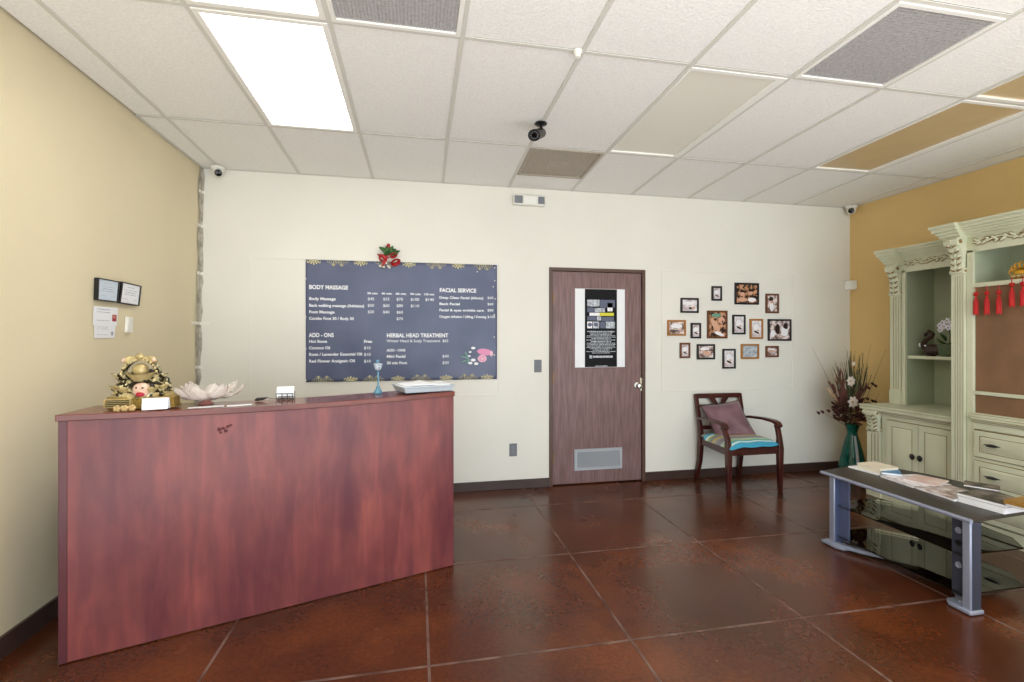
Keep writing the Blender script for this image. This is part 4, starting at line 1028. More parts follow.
for s_, xf, xk in ((-1, XFL, XBL), (1, XFR, XBR)):
    o_ = s_ * .018
    MB().barz([(xk + s_ * .020, YBk + .03, .604), (xk + o_ + s_ * .02, YBk - .08, .622), (xf + o_, YBk - .26, .634), (xf + o_ - s_ * .004, YFt + .09, .632), (xf + o_ - s_ * .006, YFt + .035, .618), (xf + o_ - s_ * .006, YFt + .010, .590)],
              [.014, .020, .026, .028, .026, .022], [.012, .012, .012, .014, .016, .016]).build('armrest', 'mahogany', t, bevel=.005)
# striped cushion
q = MB(); qc = Vector((2.955, 4.02, .445))
def cf(top):
    def f(u, v_):
        a_ = (2 * u - 1); b__ = (2 * v_ - 1); ed = max(0, (1 - abs(a_) ** 6) * (1 - abs(b__) ** 6)) ** .5
        ra = a_ * math.sqrt(1 - .16 * b__ * b__); rb = b__ * math.sqrt(1 - .16 * a_ * a_)
        dr = -.014 * max(0, -b__ - .4) - (.045 * max(0, -a_ - .55) if b__ < .6 else 0)
        z_ = .448 + dr + (.040 * ed if top else -.010 * ed) + .004 * math.sin(a_ * 8) * max(0, -b__)
        return (qc.x - .012 + ra * .262, qc.y - .012 + rb * .262, z_)
    return f
q.grid(cf(True), 24, 24); q.grid(cf(False), 24, 24)
q.build('seat_cushion', 'stripe_fabric', org=(qc.x, qc.y, .43), label='striped blue, green and grey seat pad lying on the armchair', cat='cushion', angle=80)
# throw pillow
q = MB(); T_ = Matrix.Rotation(R(-10), 3, 'Z') @ Matrix.Rotation(R(62), 3, 'X') @ Matrix.Rotation(R(8), 3, 'Z')
pcn = Vector((2.945, 4.155, .600))
def pf(sg):
    def f(u, v_):
        a_ = 2 * u - 1; b__ = 2 * v_ - 1; ed = max(0, (1 - a_ ** 4) * (1 - b__ ** 4)) ** .6
        pin = 1 - .07 * (1 - b__ ** 2); pin2 = 1 - .07 * (1 - a_ ** 2)
        return pcn + T_ @ Vector((a_ * .195 * pin + b__ * -.02, b__ * .190 * pin2, sg * .058 * ed + .004 * math.sin(a_ * 6 + b__ * 4) * ed))
    return f
q.grid(pf(1), 20, 20); q.grid(pf(-1), 20, 20)
pil = q.build('throw_pillow', 'pillow_plum', label='plum satin throw pillow leaning on the armchair back', cat='pillow', angle=80)
q = MB(); e_ = [pf(1)(u, v_) for u, v_ in [(i / 8, 0) for i in range(9)] + [(1, i / 8) for i in range(1, 9)] + [(1 - i / 8, 1) for i in range(1, 9)] + [(0, 1 - i / 8) for i in range(1, 9)]]
q.tube(e_, .005, 6); q.build('piping', 'pillow_trim', pil)

# ------------------------------------------------------------------ CABINET UNITS on the right wall
CP = ['cabinet_paint', 'cabinet_glaze', 'cabinet_inside', 'cabinet_shade']
def profile_run(mb, prof, y0, y1, m=0, mitre=0.0):
    """profile [(x,z)] closed, extruded along y; mitre lets the far end follow x"""
    n = len(prof); vs = [(x, y0, z) for x, z in prof] + [(x, y1, z) for x, z in prof]
    fs = [tuple(range(n)), tuple(range(2 * n - 1, n - 1, -1))] + [(i, n + i, n + (i + 1) % n, (i + 1) % n) for i in range(n)]
    mb.add(vs, fs, m)
def cornice(mb, xf, y0, y1, z0, h, out, xb=None):
    """stepped crown projecting toward -x and round the +y end"""
    steps = [(0, .10, .10), (.10, .16, .16), (.16, .30, .30), (.30, .46, .46), (.46, .62, .62), (.62, .80, .84), (.80, .86, .92), (.86, 1.0, 1.0)]
    for i, (a, b_, o_) in enumerate(steps):
        x = xf - out * o_; mb.box(x, xb or XR - .005, y0, y1 + out * o_, z0 + h * a, z0 + h * b_ - .0006, 0)
        mb.box(x + .003, (xb or XR) - .006, y0 + .001, y1 + out * o_ - .003, z0 + h * b_ - (.010 if i == 4 else .005), z0 + h * b_ + .0006, 1 if i in (1, 4, 6) else 0)
def fluted(mb, xf, y0, y1, z0, z1, nfl=3):
    mb.box(xf, xf + .03, y0, y1, z0, z1); w_ = (y1 - y0); e = w_ * .14; cell_ = (w_ - 2 * e) / nfl
    for i in range(nfl):
        a = y0 + e + cell_ * i; mb.box(xf - .004, xf, a + cell_ * .28, a + cell_ * .95, z0 + .02, z1 - .02, 0); mb.box(xf - .0006, xf + .001, a, a + cell_ * .28, z0 + .02, z1 - .02, 1)
    mb.box(xf - .004, xf, y0, y0 + e, z0, z1); mb.box(xf - .004, xf, y1 - e, y1, z0, z1)
    mb.box(xf - .004, xf, y0 + e, y1 - e, z0, z0 + .02); mb.box(xf - .004, xf, y0 + e, y1 - e, z1 - .02, z1)
def corbel(mb, xf, y0, y1, z0, z1, out):
    """scrolled acanthus bracket"""
    h = z1 - z0; n = 14; yc = (y0 + y1) / 2; hw_ = (y1 - y0) / 2
    vs = []; fs = []
    for i in range(n + 1):
        f_ = i / n; o_ = out * (.18 + .82 * f_ ** 1.6) + .10 * out * math.sin(f_ * 9); z_ = z0 + h * f_; ww = hw_ * (.80 + .20 * f_)
        vs += [(xf + .01, yc - ww, z_), (xf - o_ * .8, yc - ww, z_), (xf - o_, yc - ww * .5, z_), (xf - o_ * 1.08, yc, z_), (xf - o_, yc + ww * .5, z_), (xf - o_ * .8, yc + ww, z_), (xf + .01, yc + ww, z_)]
    for i in range(n):
        for k in range(6): fs.append((i * 7 + k, i * 7 + k + 1, (i + 1) * 7 + k + 1, (i + 1) * 7 + k))
    fs += [tuple(range(6, -1, -1)), tuple(range(n * 7, n * 7 + 7))]
    mb.add(vs, fs, 0)
    def X(f_): return xf - (out * (.18 + .82 * f_ ** 1.6) + .10 * out * math.sin(f_ * 9))
    for f_ in (.14, .32, .5, .68, .86):
        for s_ in (-1, 1):
            c_ = Vector((X(f_) - .002, yc + s_ * hw_ * .42, z0 + h * f_))
            mb.ball(c_, .008, hw_ * .38, h * .065, n=10, k=6, m=0, T=Matrix.Rotation(R(s_ * 35), 3, 'X')); mb.ball(c_ + Vector((.001, s_ * hw_ * .04, -h * .055)), .0075, hw_ * .40, h * .03, n=8, k=5, m=1, T=Matrix.Rotation(R(s_ * 35), 3, 'X'))
        mb.ball((X(f_) - .004, yc, z0 + h * (f_ + .03)), .009, hw_ * .16, h * .08, n=8, k=6, m=0)
    Tx = Matrix.Rotation(R(90), 3, 'X')
    for (f_, r_) in ((.93, .030 * h / .2), (.05, .020 * h / .2)):
        mb.lathe([(0, -hw_), (r_ * .9, -hw_), (r_, -hw_ * .8), (r_ * .85, 0), (r_, hw_ * .8), (r_ * .9, hw_), (0, hw_)], (X(f_) + r_ * .7, yc, z0 + h * f_), 14, 0, T=Tx)
        for s_ in (-1, 1): mb.lathe([(0, s_ * hw_ * 1.0), (r_ * .45, s_ * hw_ * 1.03), (0, s_ * hw_ * 1.06)], (X(f_) + r_ * .7, yc, z0 + h * f_), 10, 1, T=Tx)
def garland(mb, xf, y0, y1, zc_, amp, reps):
    pts = [(xf - .004, y0 + (y1 - y0) * i / 48, zc_ + amp * math.sin(2 * math.pi * reps * i / 48)) for i in range(49)]
    mb.tube(pts, .006, 6, m=0); mb.tube([(p[0] + .002, p[1], p[2] - .007) for p in pts], .0045, 5, m=1); mb.tube([(p[0] + .002, p[1], p[2] + .007) for p in pts], .0035, 5, m=1)
    for i in range(int(reps * 4)):
        y_ = y0 + (y1 - y0) * (i + .5) / (reps * 4); s_ = 1 if i % 2 else -1
        for k_ in (-1, 1):
            c_ = Vector((xf - .005, y_ + k_ * .010, zc_ + k_ * s_ * amp * .9)); mb.ball(c_ + Vector((.002, 0, 0)), .005, .022, .012, n=10, k=5, m=1, T=Matrix.Rotation(R(40 * s_ * k_), 3, 'X')); mb.ball(c_, .007, .018, .008, n=8, k=5, m=0, T=Matrix.Rotation(R(40 * s_ * k_), 3, 'X'))
        mb.ball((xf - .004, y_, zc_ + s_ * amp * .4), .006, .020, .009, n=8, k=5, m=0, T=Matrix.Rotation(R(35 * s_), 3, 'X')); mb.ball((xf - .003, y_ + .012, zc_ - s_ * amp * .5), .005, .014, .005, n=8, k=5, m=1)
def panel_front(name, xf, y0, y1, z0, z1, parent, inset=.055):
    q = MB(); q.box(xf, xf + .018, y0, y1, z0, z1, 0)
    a0, a1, b0, b1 = y0 + inset, y1 - inset, z0 + inset, z1 - inset
    gl = .004
    # raised field with bevel, glaze line round it
    for i_, d_ in ((0, 0), (1, .018)):
        c0, c1, e0, e1 = a0 + d_, a1 - d_, b0 + d_, b1 - d_
        for bb in ((c0, c1, e0, e0 + gl), (c0, c1, e1 - gl, e1), (c0, c0 + gl, e0 + gl, e1 - gl), (c1 - gl, c1, e0 + gl, e1 - gl)): q.box(xf - .0008, xf, bb[0], bb[1], bb[2], bb[3], 1)
    q.hexa([(xf - .0, a0 + .006, b0 + .006), (xf, a1 - .006, b0 + .006), (xf - .008, a1 - .022, b0 + .022), (xf - .008, a0 + .022, b0 + .022),
            (xf, a0 + .006, b1 - .006), (xf, a1 - .006, b1 - .006), (xf - .008, a1 - .022, b1 - .022), (xf - .008, a0 + .022, b1 - .022)], 0)
    return q.build(name, CP, parent, bevel=.002)
def doorgap(mb, xf, y0, y1, z0, z1):
    g = .005
    for bb in ((y0 - g, y1 + g, z0 - g, z0), (y0 - g, y1 + g, z1, z1 + g), (y0 - g, y0, z0, z1), (y1, y1 + g, z0, z1)): mb.box(xf - .0008, xf + .001, bb[0], bb[1], bb[2], bb[3], 1)

XB = 3.98; CZ = .808; YE = 3.64; YT0 = 2.88   # base front, counter height, far end, border to tall unit
XH = 4.23
t = thing('side_cabinet', ((XB + XR) / 2, (YE + YT0) / 2, 0), 'pale green cabinet with open hutch shelf and two doors, nearest the back wall', 'cabinet')
q = MB()
q.box(XB + .02, XR - .02, YT0 + .002, YE - .01, 0, CZ - .07)              # carcass
q.box(XB - .004, XB + .02, YT0 + .002, YE - .01, 0, .09)                   # plinth
q.box(XB, XB + .02, YT0 + .002, YE - .002, .70, CZ - .07); q.box(XB, XB + .02, YT0 + .002, YE - .002, .09, .125)
q.box(XB, XB + .02, 3.455, 3.50, .125, .70)
q.box(XB, XB + .02, YT0 + .002, 2.915, .125, .70)
doorgap(q, XB, 2.92, 3.18, .13, .70 - .005); doorgap(q, XB, 3.185, 3.45, .13, .695)
q.build('base_carcass', CP, t, bevel=.002)
for a, b_ in ((3.185, 3.449), (2.921, 3.180)):
    dd = panel_front('door', XB - .012, a, b_, .131, .694, t, .045)
    k = MB(); yk = a + .028 if a > 3.1 else b_ - .028
    zk = .435; k.tube([(XB - .014, yk, zk), (XB - .034, yk, zk)], .005, 8); k.ball((XB - .036, yk, zk), .009, .022, .026, n=4, k=4); k.ball((XB - .038, yk, zk), .009, .010, .010)
    k.build('knob', 'pewter', dd)
q = MB(); fluted(q, XB - .006, 3.51, YE - .005, .11, .575); q.box(XB - .014, XB + .02, 3.502, YE, 0, .11); q.build('pilaster', CP, t, bevel=.001)
q = MB(); corbel(q, XB - .004, 3.512, YE - .004, .575, CZ - .055, .055); q.build('corbel', CP, t)
q = MB()
for i, (z0, z1, o_) in enumerate(((CZ - .07, CZ - .055, .018), (CZ - .055, CZ - .042, .030), (CZ - .042, CZ - .012, .052), (CZ - .012, CZ, .060))):
    q.box(XB - o_, XR - .005, YT0 + .002, YE + o_ * .6, z0, z1 - .0005, 0); q.box(XB - o_ - .0004, XR - .01, YT0 + .003, YE + o_ * .6 - .002, z0 - .001, z0 + .0015, 1)
q.build('counter_top', CP, t, bevel=.003)
# hutch
q = MB(); HT = 2.0
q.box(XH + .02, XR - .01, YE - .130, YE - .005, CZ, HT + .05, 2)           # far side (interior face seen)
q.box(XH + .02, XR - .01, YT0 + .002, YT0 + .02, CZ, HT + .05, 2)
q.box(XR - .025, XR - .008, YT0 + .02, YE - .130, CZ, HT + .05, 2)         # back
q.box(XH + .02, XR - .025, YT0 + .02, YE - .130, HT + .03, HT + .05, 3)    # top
q.box(XH - .002, XH + .02, YE - .135, YE - .105, CZ, HT, 0)
q.box(XH - .002, XH + .02, YT0 + .002, YE - .005, HT - .02, HT + .12, 0)
q.build('hutch_carcass', CP, t, bevel=.0015)
q = MB(); q.box(XH + .03, XR - .025, YT0 + .02, YE - .130, 1.222, 1.243); q.box(XH + .024, XH + .031, YT0 + .02, YE - .136, 1.219, 1.246); q.build('shelf', CP, t, bevel=.002)
q = MB(); fluted(q, XH - .010, YE - .100, YE - .008, CZ + .115, 1.79); q.box(XH - .016, XH + .02, YE - .106, YE - .002, CZ, CZ + .10); q.box(XH - .020, XH + .02, YE - .109, YE + .001, CZ + .10, CZ + .115); q.build('pilaster', CP, t, bevel=.001)
q = MB(); corbel(q, XH - .008, YE - .104, YE - .006, 1.79, 2.035, .062); q.box(XH - .03, XH, YE - .11, YE - .001, 1.785, 1.792, 0); q.build('corbel', CP, t)
q = MB(); garland(q, XH - .004, YT0 + .03, YE - .13, HT + .055, .012, 2.5); q.build('carved_garland', CP, t)
q = MB(); cornice(q, XH, YT0 + .002, YE - .115, 2.09, .105, .075); q.build('cornice', CP, t, smooth=False)
q = MB(); cornice(q, XH - .035, YE - .115, YE - .0, 2.045, .150, .070); q.build('cornice_block', CP, t, smooth=False)

# tall central unit
XT = 3.90; YN = 1.55; TT2 = 2.03
t = thing('media_cabinet', ((XT + XR) / 2, (YT0 + YN) / 2, 0), 'tall pale green media cabinet with brown-backed open shelves over drawers, at the right edge', 'cabinet')
q = MB()
q.box(XT + .02, XR - .01, YT0 - .022, YT0, 0, TT2 + .06, 0); q.box(XT + .02, XR - .01, YN, YN + .02, 0, TT2 + .06)
q.box(XT + .02, XT + .32, YT0 - .138, YT0 - .09, .84, TT2 + .05, 2)                                             # inner far side
q.box(XT, XT + .02, YT0 - .135, YT0 - .095, .82, TT2, 0)
q.box(XT, XT + .02, YN + .002, YT0 - .002, TT2 - .015, TT2 + .12)
q.box(XT + .31, XT + .33, YN + .02, YT0 - .118, 1.75, TT2 + .06, 2)
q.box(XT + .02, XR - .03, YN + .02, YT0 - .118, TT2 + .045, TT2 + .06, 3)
q.box(XT + .02, XR - .02, YN + .02, YT0 - .022, 0, .80); q.box(XT, XT + .02, YN, YT0 - .095, 0, .10)
q.box(XT, XT + .02, YT0 - .145, YT0 - .095, .10, .82); q.box(XT, XT + .02, YN, YN + .10, .10, TT2)
q.box(XT, XT + .02, YN, YT0 - .145, .755, .80)
for z in (.555, .325): q.box(XT, XT + .02, YN + .1, YT0 - .145, z - .022, z)
q.build('carcass', CP, t, bevel=.0015)
q = MB(); q.box(XT + .021, XT + .031, YN + .1, YT0 - .136, .85, 1.765); q.build('back_board', 'cork_brown', t, smooth=False)
for (z0, z1) in ((1.762, 1.790), (1.0, 1.022)):
    q = MB(); q.box(XT + .01, XT + (.31 if z0 > 1.5 else .021), YN + .1, YT0 - .139, z0, z1); q.box(XT + .003, XT + .01, YN + .1, YT0 - .134, z0 - .002, z1 + .002); q.build('shelf', CP, t, bevel=.003)
q = MB()
for i, (z0, z1, o_) in enumerate(((.80, .812, .006), (.812, .824, .014), (.824, .84, .022), (.84, .858, .016), (.858, .868, .006))):
    q.box(XT - o_, XT + .054, YN + .1, YT0 - .136, z0, z1 - .0005, 0); q.box(XT - o_ - .0006, XT, YN + .1, YT0 - .137, z0 - .001, z0 + .002, 1)
q.build('shelf_moulding', CP, t, smooth=False)
for z0, z1 in ((.562, .745), (.335, .530), (.115, .300)):
    y0_, y1_ = YN + .105, YT0 - .150
    dd = panel_front('drawer', XT - .012, y0_, y1_, z0, z1, t, .034)
    gq = MB(); doorgap(gq, XT, y0_, y1_, z0, z1); gq.build('drawer_gap', CP, dd, smooth=False)
    zk = (z0 + z1) / 2
    for yk in ((y1_ - .115, y0_ + .115)):
        k = MB(); k.tube([(XT - .018, yk + s_ * .05, zk + .004) for s_ in (-1, -.6, -.2, .2, .6, 1)], [.003, .006, .010, .010, .006, .003], 8)
        k.tube([(XT - .012, yk - .03, zk), (XT - .034, yk - .02, zk), (XT - .036, yk + .02, zk), (XT - .012, yk + .03, zk)], .005, 8); k.ball((XT - .014, yk, zk), .006, .045, .014, n=8, k=6)
        k.build('drawer_pull', 'pewter', dd)
for yy in (YT0 - .095,):
    q = MB(); fluted(q, XT - .012, YT0 - .092, YT0 - .004, .12, 1.875, 4); q.box(XT - .02, XT + .02, YT0 - .094, YT0, 0, .12); q.build('pilaster', CP, t, bevel=.001)
    q = MB(); corbel(q, XT - .010, YT0 - .096, YT0 - .002, 1.875, 2.115, .072); q.build('corbel', CP, t)
q = MB(); fluted(q, XT - .012, YN + .004, YN + .092, .12, 1.875, 4); q.build('pilaster', CP, t, bevel=.001)
q = MB(); garland(q, XT - .004, YN + .12, YT0 - .14, TT2 + .055, .014, 5); q.build('carved_garland', CP, t)
q = MB(); cornice(q, XT, YN, YT0 - .10, 2.125, .105, .085); q.build('cornice', CP, t, smooth=False)
q = MB(); cornice(q, XT - .040, YT0 - .10, YT0 - .0, 2.100, .130, .080, XH - .09); q.box(XH - .09, XR - .005, YT0 - .1, YT0 - .001, 2.1, 2.23); q.build('cornice_block', CP, t, smooth=False)

# items on hutch shelf
z = 1.2445
dc = Vector((4.33, 3.365, z))
t = thing('swan_figurine', dc, 'dark brown curved-neck bird figurine on the hutch shelf', 'figurine')
q = MB(); q.ball(dc + Vector((0, -.01, .05)), .045, .062, .048, 16, 10); q.ball(dc + Vector((0, -.06, .075)), .03, .04, .022, 12, 8, T=Matrix.Rotation(R(-30), 3, 'X'))
q.lathe([(0, 0), (.03, 0), (.034, .008), (.02, .014), (0, .014)], dc, 16)
q.tube([dc + Vector((0, .035, .06)), dc + Vector((0, .052, .095)), dc + Vector((0, .035, .13)), dc + Vector((0, -.002, .155)), dc + Vector((0, -.012, .178)), dc + Vector((0, .012, .196)), dc + Vector((0, .035, .178)), dc + Vector((0, .045, .16))], [.026, .02, .017, .016, .016, .018, .012, .005], 10)
q.build('bird_body', 'duck_brown', t)
q = MB(); q.ball(dc + Vector((-.01, .072, .09)), .006, .006, .018); q.ball(dc + Vector((-.04, .01, .085)), .006, .008, .006); q.build('white_spot', 'paper', t)  # small white spots on neck and body
t.scale = (1.1, 1.2, 1.06)
pc_ = Vector((4.36, 3.245, z))
t = thing('potted_orchid', pc_, 'white orchid in a green ribbed pot beside the bird figurine', 'potted plant')
q = MB(); q.lathe([(0, 0), (.055, 0), (.066, .02), (.072, .06), (.076, .088), (.082, .092), (.082, .104), (.072, .104), (.07, .09), (0, .09)], pc_, 24); q.build('pot', 'planter_green', t)
q = MB()
for a, ln in ((0, .09), (1.2, .08), (2.5, .08), (3.9, .09), (5.2, .07)):
    leaf(q, pc_ + Vector((0, 0, .10)), pc_ + Vector((ln * math.cos(a), ln * math.sin(a), .135 + .02 * math.sin(a * 3))), .022, nrm=Vector((.2, .1, 1)).normalized())
leaf(q, pc_ + Vector((-.02, .01, .13)), pc_ + Vector((-.03, .05, .195)), .02); q.build('leaves', 'leaf_green', t, solid=.002)
MB().tube([pc_ + Vector((0, 0, .1)), pc_ + Vector((0, -.01, .18)), pc_ + Vector((-.01, .0, .25)), pc_ + Vector((-.02, .02, .28))], .003, 6).build('stem', 'dried_green', t)
q = MB()
for dy, dz in ((.045, .225), (.012, .25), (-.02, .24), (.025, .285), (-.01, .30), (-.04, .275), (.05, .26)):
    c_ = pc_ + Vector((-.03, dy, dz))
    for k in range(5): a = k * 1.257; q.ball(c_ + Vector((0, .013 * math.cos(a), .013 * math.sin(a))), .004, .012, .009, n=8, k=5, m=0, T=Matrix.Rotation(a, 3, 'X'))
    q.ball(c_ + Vector((-.005, 0, 0)), .005, n=8, k=5, m=1)
q.build('blossom', ['orchid_white', 'pillow_plum'], t)
# gold ornament on the tall unit's shelf
gc = onX(1022, 281, 4.02); gc.z = 1.791
t = thing('gold_ornament', gc, 'gold openwork ornament on the top shelf of the media cabinet, cut by the right edge', 'ornament')
q = MB(); q.lathe([(0, 0), (.05, 0), (.055, .01), (.03, .02), (0, .02)], gc, 20)
for k in range(7):
    a = R(-80 + k * 27); c_ = gc + Vector((0, .055 * math.sin(a), .055 + .05 * math.cos(a)))
    q.tube([c_ + Vector((0, .016 * math.cos(b_), .020 * math.sin(b_))) for b_ in [2 * math.pi * i / 10 for i in range(11)]], .005, 6)
q.ball(gc + Vector((0, 0, .05)), .03, .05, .038, 16, 10); q.build('gold_body', 'gold_bright', t)
q = MB()
for s_ in (-1, 0, 1): q.ball(gc + Vector((-.03, s_ * .028, .03)), .012, .016, .014)
q.build('pale_beads', 'gold_pale', t)
# tassels hanging from that shelf
def tassel(p, L_, first=None):
    t = thing('red_tassel', p, '', 'tassel', 'red tassels hanging from the cabinet shelf')
    MB().tube([p, p - Vector((0, 0, L_ * .24))], .0025, 5).build('cord', 'red_tassel', t)
    q = MB(); k0 = p - Vector((0, 0, L_ * .26)); q.ball(k0, .010, .011, .014); 
    for s_ in (-1, 1): q.ball(k0 + Vector((0, s_ * .009, .008)), .006, .008, .006); q.ball(k0 + Vector((0, s_ * .008, -.008)), .006, .007, .006)
    q.build('knot', 'red_tassel', t)
    q = MB(); b0 = k0 - Vector((0, 0, .018)); ln = L_ * .62
    q.lathe([(.005, 0), (.009, -.012), (.007, -.018), (.010, -.03), (.013, -ln * .6), (.014, -ln), (0, -ln)], b0, 14)
    for k in range(12): a = k * .5236; q.tube([b0 + Vector((.012 * math.cos(a), .012 * math.sin(a), -.025)), b0 + Vector(((.014) * math.cos(a), .014 * math.sin(a), -ln - .004 * (k % 3)))], .002, 4)
    q.build('fringe', 'red_tassel', t)
    return t
ty = [(977, .19), (988, .20), (1000, .20), (1013, .19), (1024, .20)]
lb_ = ['red tassel hanging nearest the left post of the media cabinet', 'red tassel, second from the left post of the media cabinet', 'middle one of the five red tassels under the media cabinet shelf', 'red tassel hanging higher with its knot over the shelf edge, below the gold ornament', 'red tassel at the right edge of the picture']
base = None
for (px, L_), l_, i in zip(ty, lb_, range(5)):
    p = onX(px, 285, XT - .004); p.z = 1.762 if i not in (3, 4) else 1.806; p.x = XT - .014
    if base is None: base = tassel(p, .20); base['label'] = l_
    else: copy_tree(base, None, p, l_)

# ------------------------------------------------------------------ VASE WITH DRIED FLOWERS
vc = Vector((4.26, 4.07, 0))
t = thing('floor_vase', vc, 'tall green glass vase standing on the floor in the right back corner', 'vase')
q = MB(); prof = [(0, .0), (.108, .0), (.128, .012), (.134, .05), (.130, .10), (.118, .18), (.098, .27), (.074, .36), (.052, .43), (.046, .455), (.056, .495), (.074, .54), (.070, .54), (.050, .495), (.040, .455), (.046, .43), (.068, .36), (.092, .27), (.112, .18), (.122, .10), (.125, .05), (.10, .02), (0, .018)]
q.lathe(prof, vc, 32); q.build('vase_body', 'vase_green', t)
q = MB()
for k in range(3):
    pts = [vc + Vector(((r_ + .003) * math.cos(R(244 + k * 4)), (r_ + .003) * math.sin(R(244 + k * 4)), z_)) for r_, z_ in ((.13, .06), (.118, .18), (.098, .27), (.074, .36), (.053, .43))]
    q.tube(pts, .007, 6)
q.build('highlight_streak', 'crystal', t)  # highlight on the glass, modelled as pale tubes
t.scale = (.92, .92, 1); t.location.x += .01
ft = thing('dried_flowers', vc + Vector((0, 0, .02)), 'dried flower arrangement with two white blooms, feathery grasses and dark leaves, in the green vase', 'flower arrangement')
random.seed(21)
def V(px, py, dy=0): return onY(px, py, 4.07 + dy)
def stemcurve(mb, a, b_, r0, r1, bow=.02, m=0):
    a = Vector(a); b_ = Vector(b_); mid = (a + b_) / 2 + Vector((random.uniform(-bow, bow), random.uniform(-bow, bow), 0)); mb.tube([a, (a + mid) / 2, mid, (mid + b_) / 2, b_], [r0, r0, (r0 + r1) / 2, r1, r1 * .6], 5, m=m)
mouth = vc + Vector((0, 0, .50))
q = MB()
for px, py, dy in ((812, 347, .05), (840, 362, .05), (862, 352, -.05), (871, 345, -.08), (886, 349, -.1), (846, 348, .02), (832, 373, .05), (826, 386, .1), (855, 350, 0), (868, 372, -.05), (880, 393, -.08), (820, 411, .05), (835, 361, 0)):
    stemcurve(q, vc + Vector((random.uniform(-.03, .03), random.uniform(-.03, .03), .05)) , mouth + Vector((random.uniform(-.03, .03), random.uniform(-.02, .02), .0)), .002, .002, .0)
    stemcurve(q, mouth + Vector((random.uniform(-.03, .03), 0, 0)), V(px, py, dy), .0026, .0012, .03)
q.build('stems', 'dried_green', ft)
q = MB()
for px, py, l0 in ((850, 349, 60), (846, 360, 50), (842, 366, 55), (861, 352, 45), (858, 358, 60), (866, 360, 40), (834, 362, 45), (853, 366, 40), (849, 356, 45)):
    tip = V(px, py, random.uniform(-.05, .05)); root = V(848 + (px - 848) * .2, 420, 0)
    for k in range(7): leaf(q, root + (tip - root) * random.uniform(.1, .35) + Vector((random.uniform(-.02, .02), 0, 0)), tip + Vector((random.uniform(-.045, .045), random.uniform(-.03, .03), random.uniform(-.16, 0))), .0035, bend=.02)
q.build('grass_blades', 'dried_green', ft, solid=.001)
q = MB()
for px, py, wd in ((838, 366, .020), (842, 374, .022), (835, 372, .018), (846, 372, .018), (832, 386, .03), (860, 385, .02), (864, 388, .02)):
    tip = V(px, py, -.02); root = V(846 + (px - 848) * .35, 412, -.02)
    for k in range(9):
        f_ = random.uniform(.2, .85); a_ = root + (tip - root) * f_; leaf(q, a_, a_ + (tip - root).normalized() * .11 + Vector((random.uniform(-.02, .02), random.uniform(-.02, .02), 0)), wd * .38, bend=.012)
    leaf(q, root, tip, .006)
q.build('feather_plumes', 'dried_brown', ft, solid=.002)
q = MB(); leaf(q, V(837, 402, -.05), V(827, 388, -.05), .022); leaf(q, V(836, 400, -.03), V(829, 392, -.06), .016); q.build('pale_pod', 'dried_tan', ft, solid=.004)
q = MB()
for i in range(190):
    a = random.uniform(0, 6.28); z_ = random.uniform(.55, .80); r_ = random.uniform(.01, .05 + .10 * math.sin(math.pi * min(1, (z_ - .53) / .27)))
    c_ = vc + Vector((r_ * math.cos(a) * (1.1), r_ * math.sin(a) * .8, z_)); dn = Vector((math.cos(a), math.sin(a), random.uniform(-.2, 1.0))).normalized()
    leaf(q, c_, c_ + dn * random.uniform(.04, .08), .016, bend=.01, nrm=Vector((random.uniform(-1, 1), -1, random.uniform(-1, 1))).normalized(), m=i % 2)
q.build('maroon_leaves', ['dried_maroon', 'dried_brown'], ft, solid=.001)
q = MB()
for px, py in ((818, 413), (822, 412), (828, 411), (833, 410), (836, 412), (834, 416), (838, 415), (862, 390), (868, 388), (872, 384), (875, 386), (867, 399), (872, 401), (875, 402), (883, 355), (885, 350)):
    c_ = V(px, py, -.02); leaf(q, c_ + Vector((.02, 0, -.012)), c_ + Vector((-.022, 0, .014)), .014)
q.build('dark_sprigs', 'dried_maroon', ft, solid=.001)
for (px, py, r_) in ((850, 381, .052), (852, 402, .062), (852.5, 363.5, .022)):
    q = MB(); c_ = V(px, py, -.11); n_ = 7
    for k in range(n_):
        a = k * 2 * math.pi / n_ + .3; leaf(q, c_, c_ + Vector((r_ * math.cos(a), -.008, r_ * math.sin(a))), r_ * .34, bend=.006)
    q.ball(c_ - Vector((0, .008, 0)), r_ * .18, m=1)
    q.build('white_bloom', ['petal_white', 'bead_tan'], ft, solid=.001)

# ------------------------------------------------------------------ TV STAND used as magazine table
ST = .49
poly = [(2.73, 1.93), (3.17, 1.97), (3.33, 2.05), (3.40, 2.32), (3.36, 2.62), (3.26, 2.84), (3.12, 2.93), (2.73, 2.835)]
t = thing('media_stand', (3.05, 2.4, 0), 'low black-topped media stand with silver-blue legs and two glass shelves, used as a magazine table', 'media stand')
q = MB(); q.prism(poly, ST - .022, ST, 0); q.build('top_board', 'stand_top', t, bevel=.003)
q = MB(); q.tube([(2.727, 1.925, ST - .011), (2.727, 2.84, ST - .011)], .011, 10); q.build('front_trim', 'stand_silver', t)
def shelfpoly(dy=0): return [(2.755, 1.985), (3.16, 1.985), (3.26, 2.10), (3.30, 2.36), (3.27, 2.62), (3.12, 2.80), (2.755, 2.79)]
for z in (.283, .078):
    q = MB(); q.prism(shelfpoly(), z - .004, z + .004); q.build('glass_shelf', 'shelf_glass', t, smooth=False)
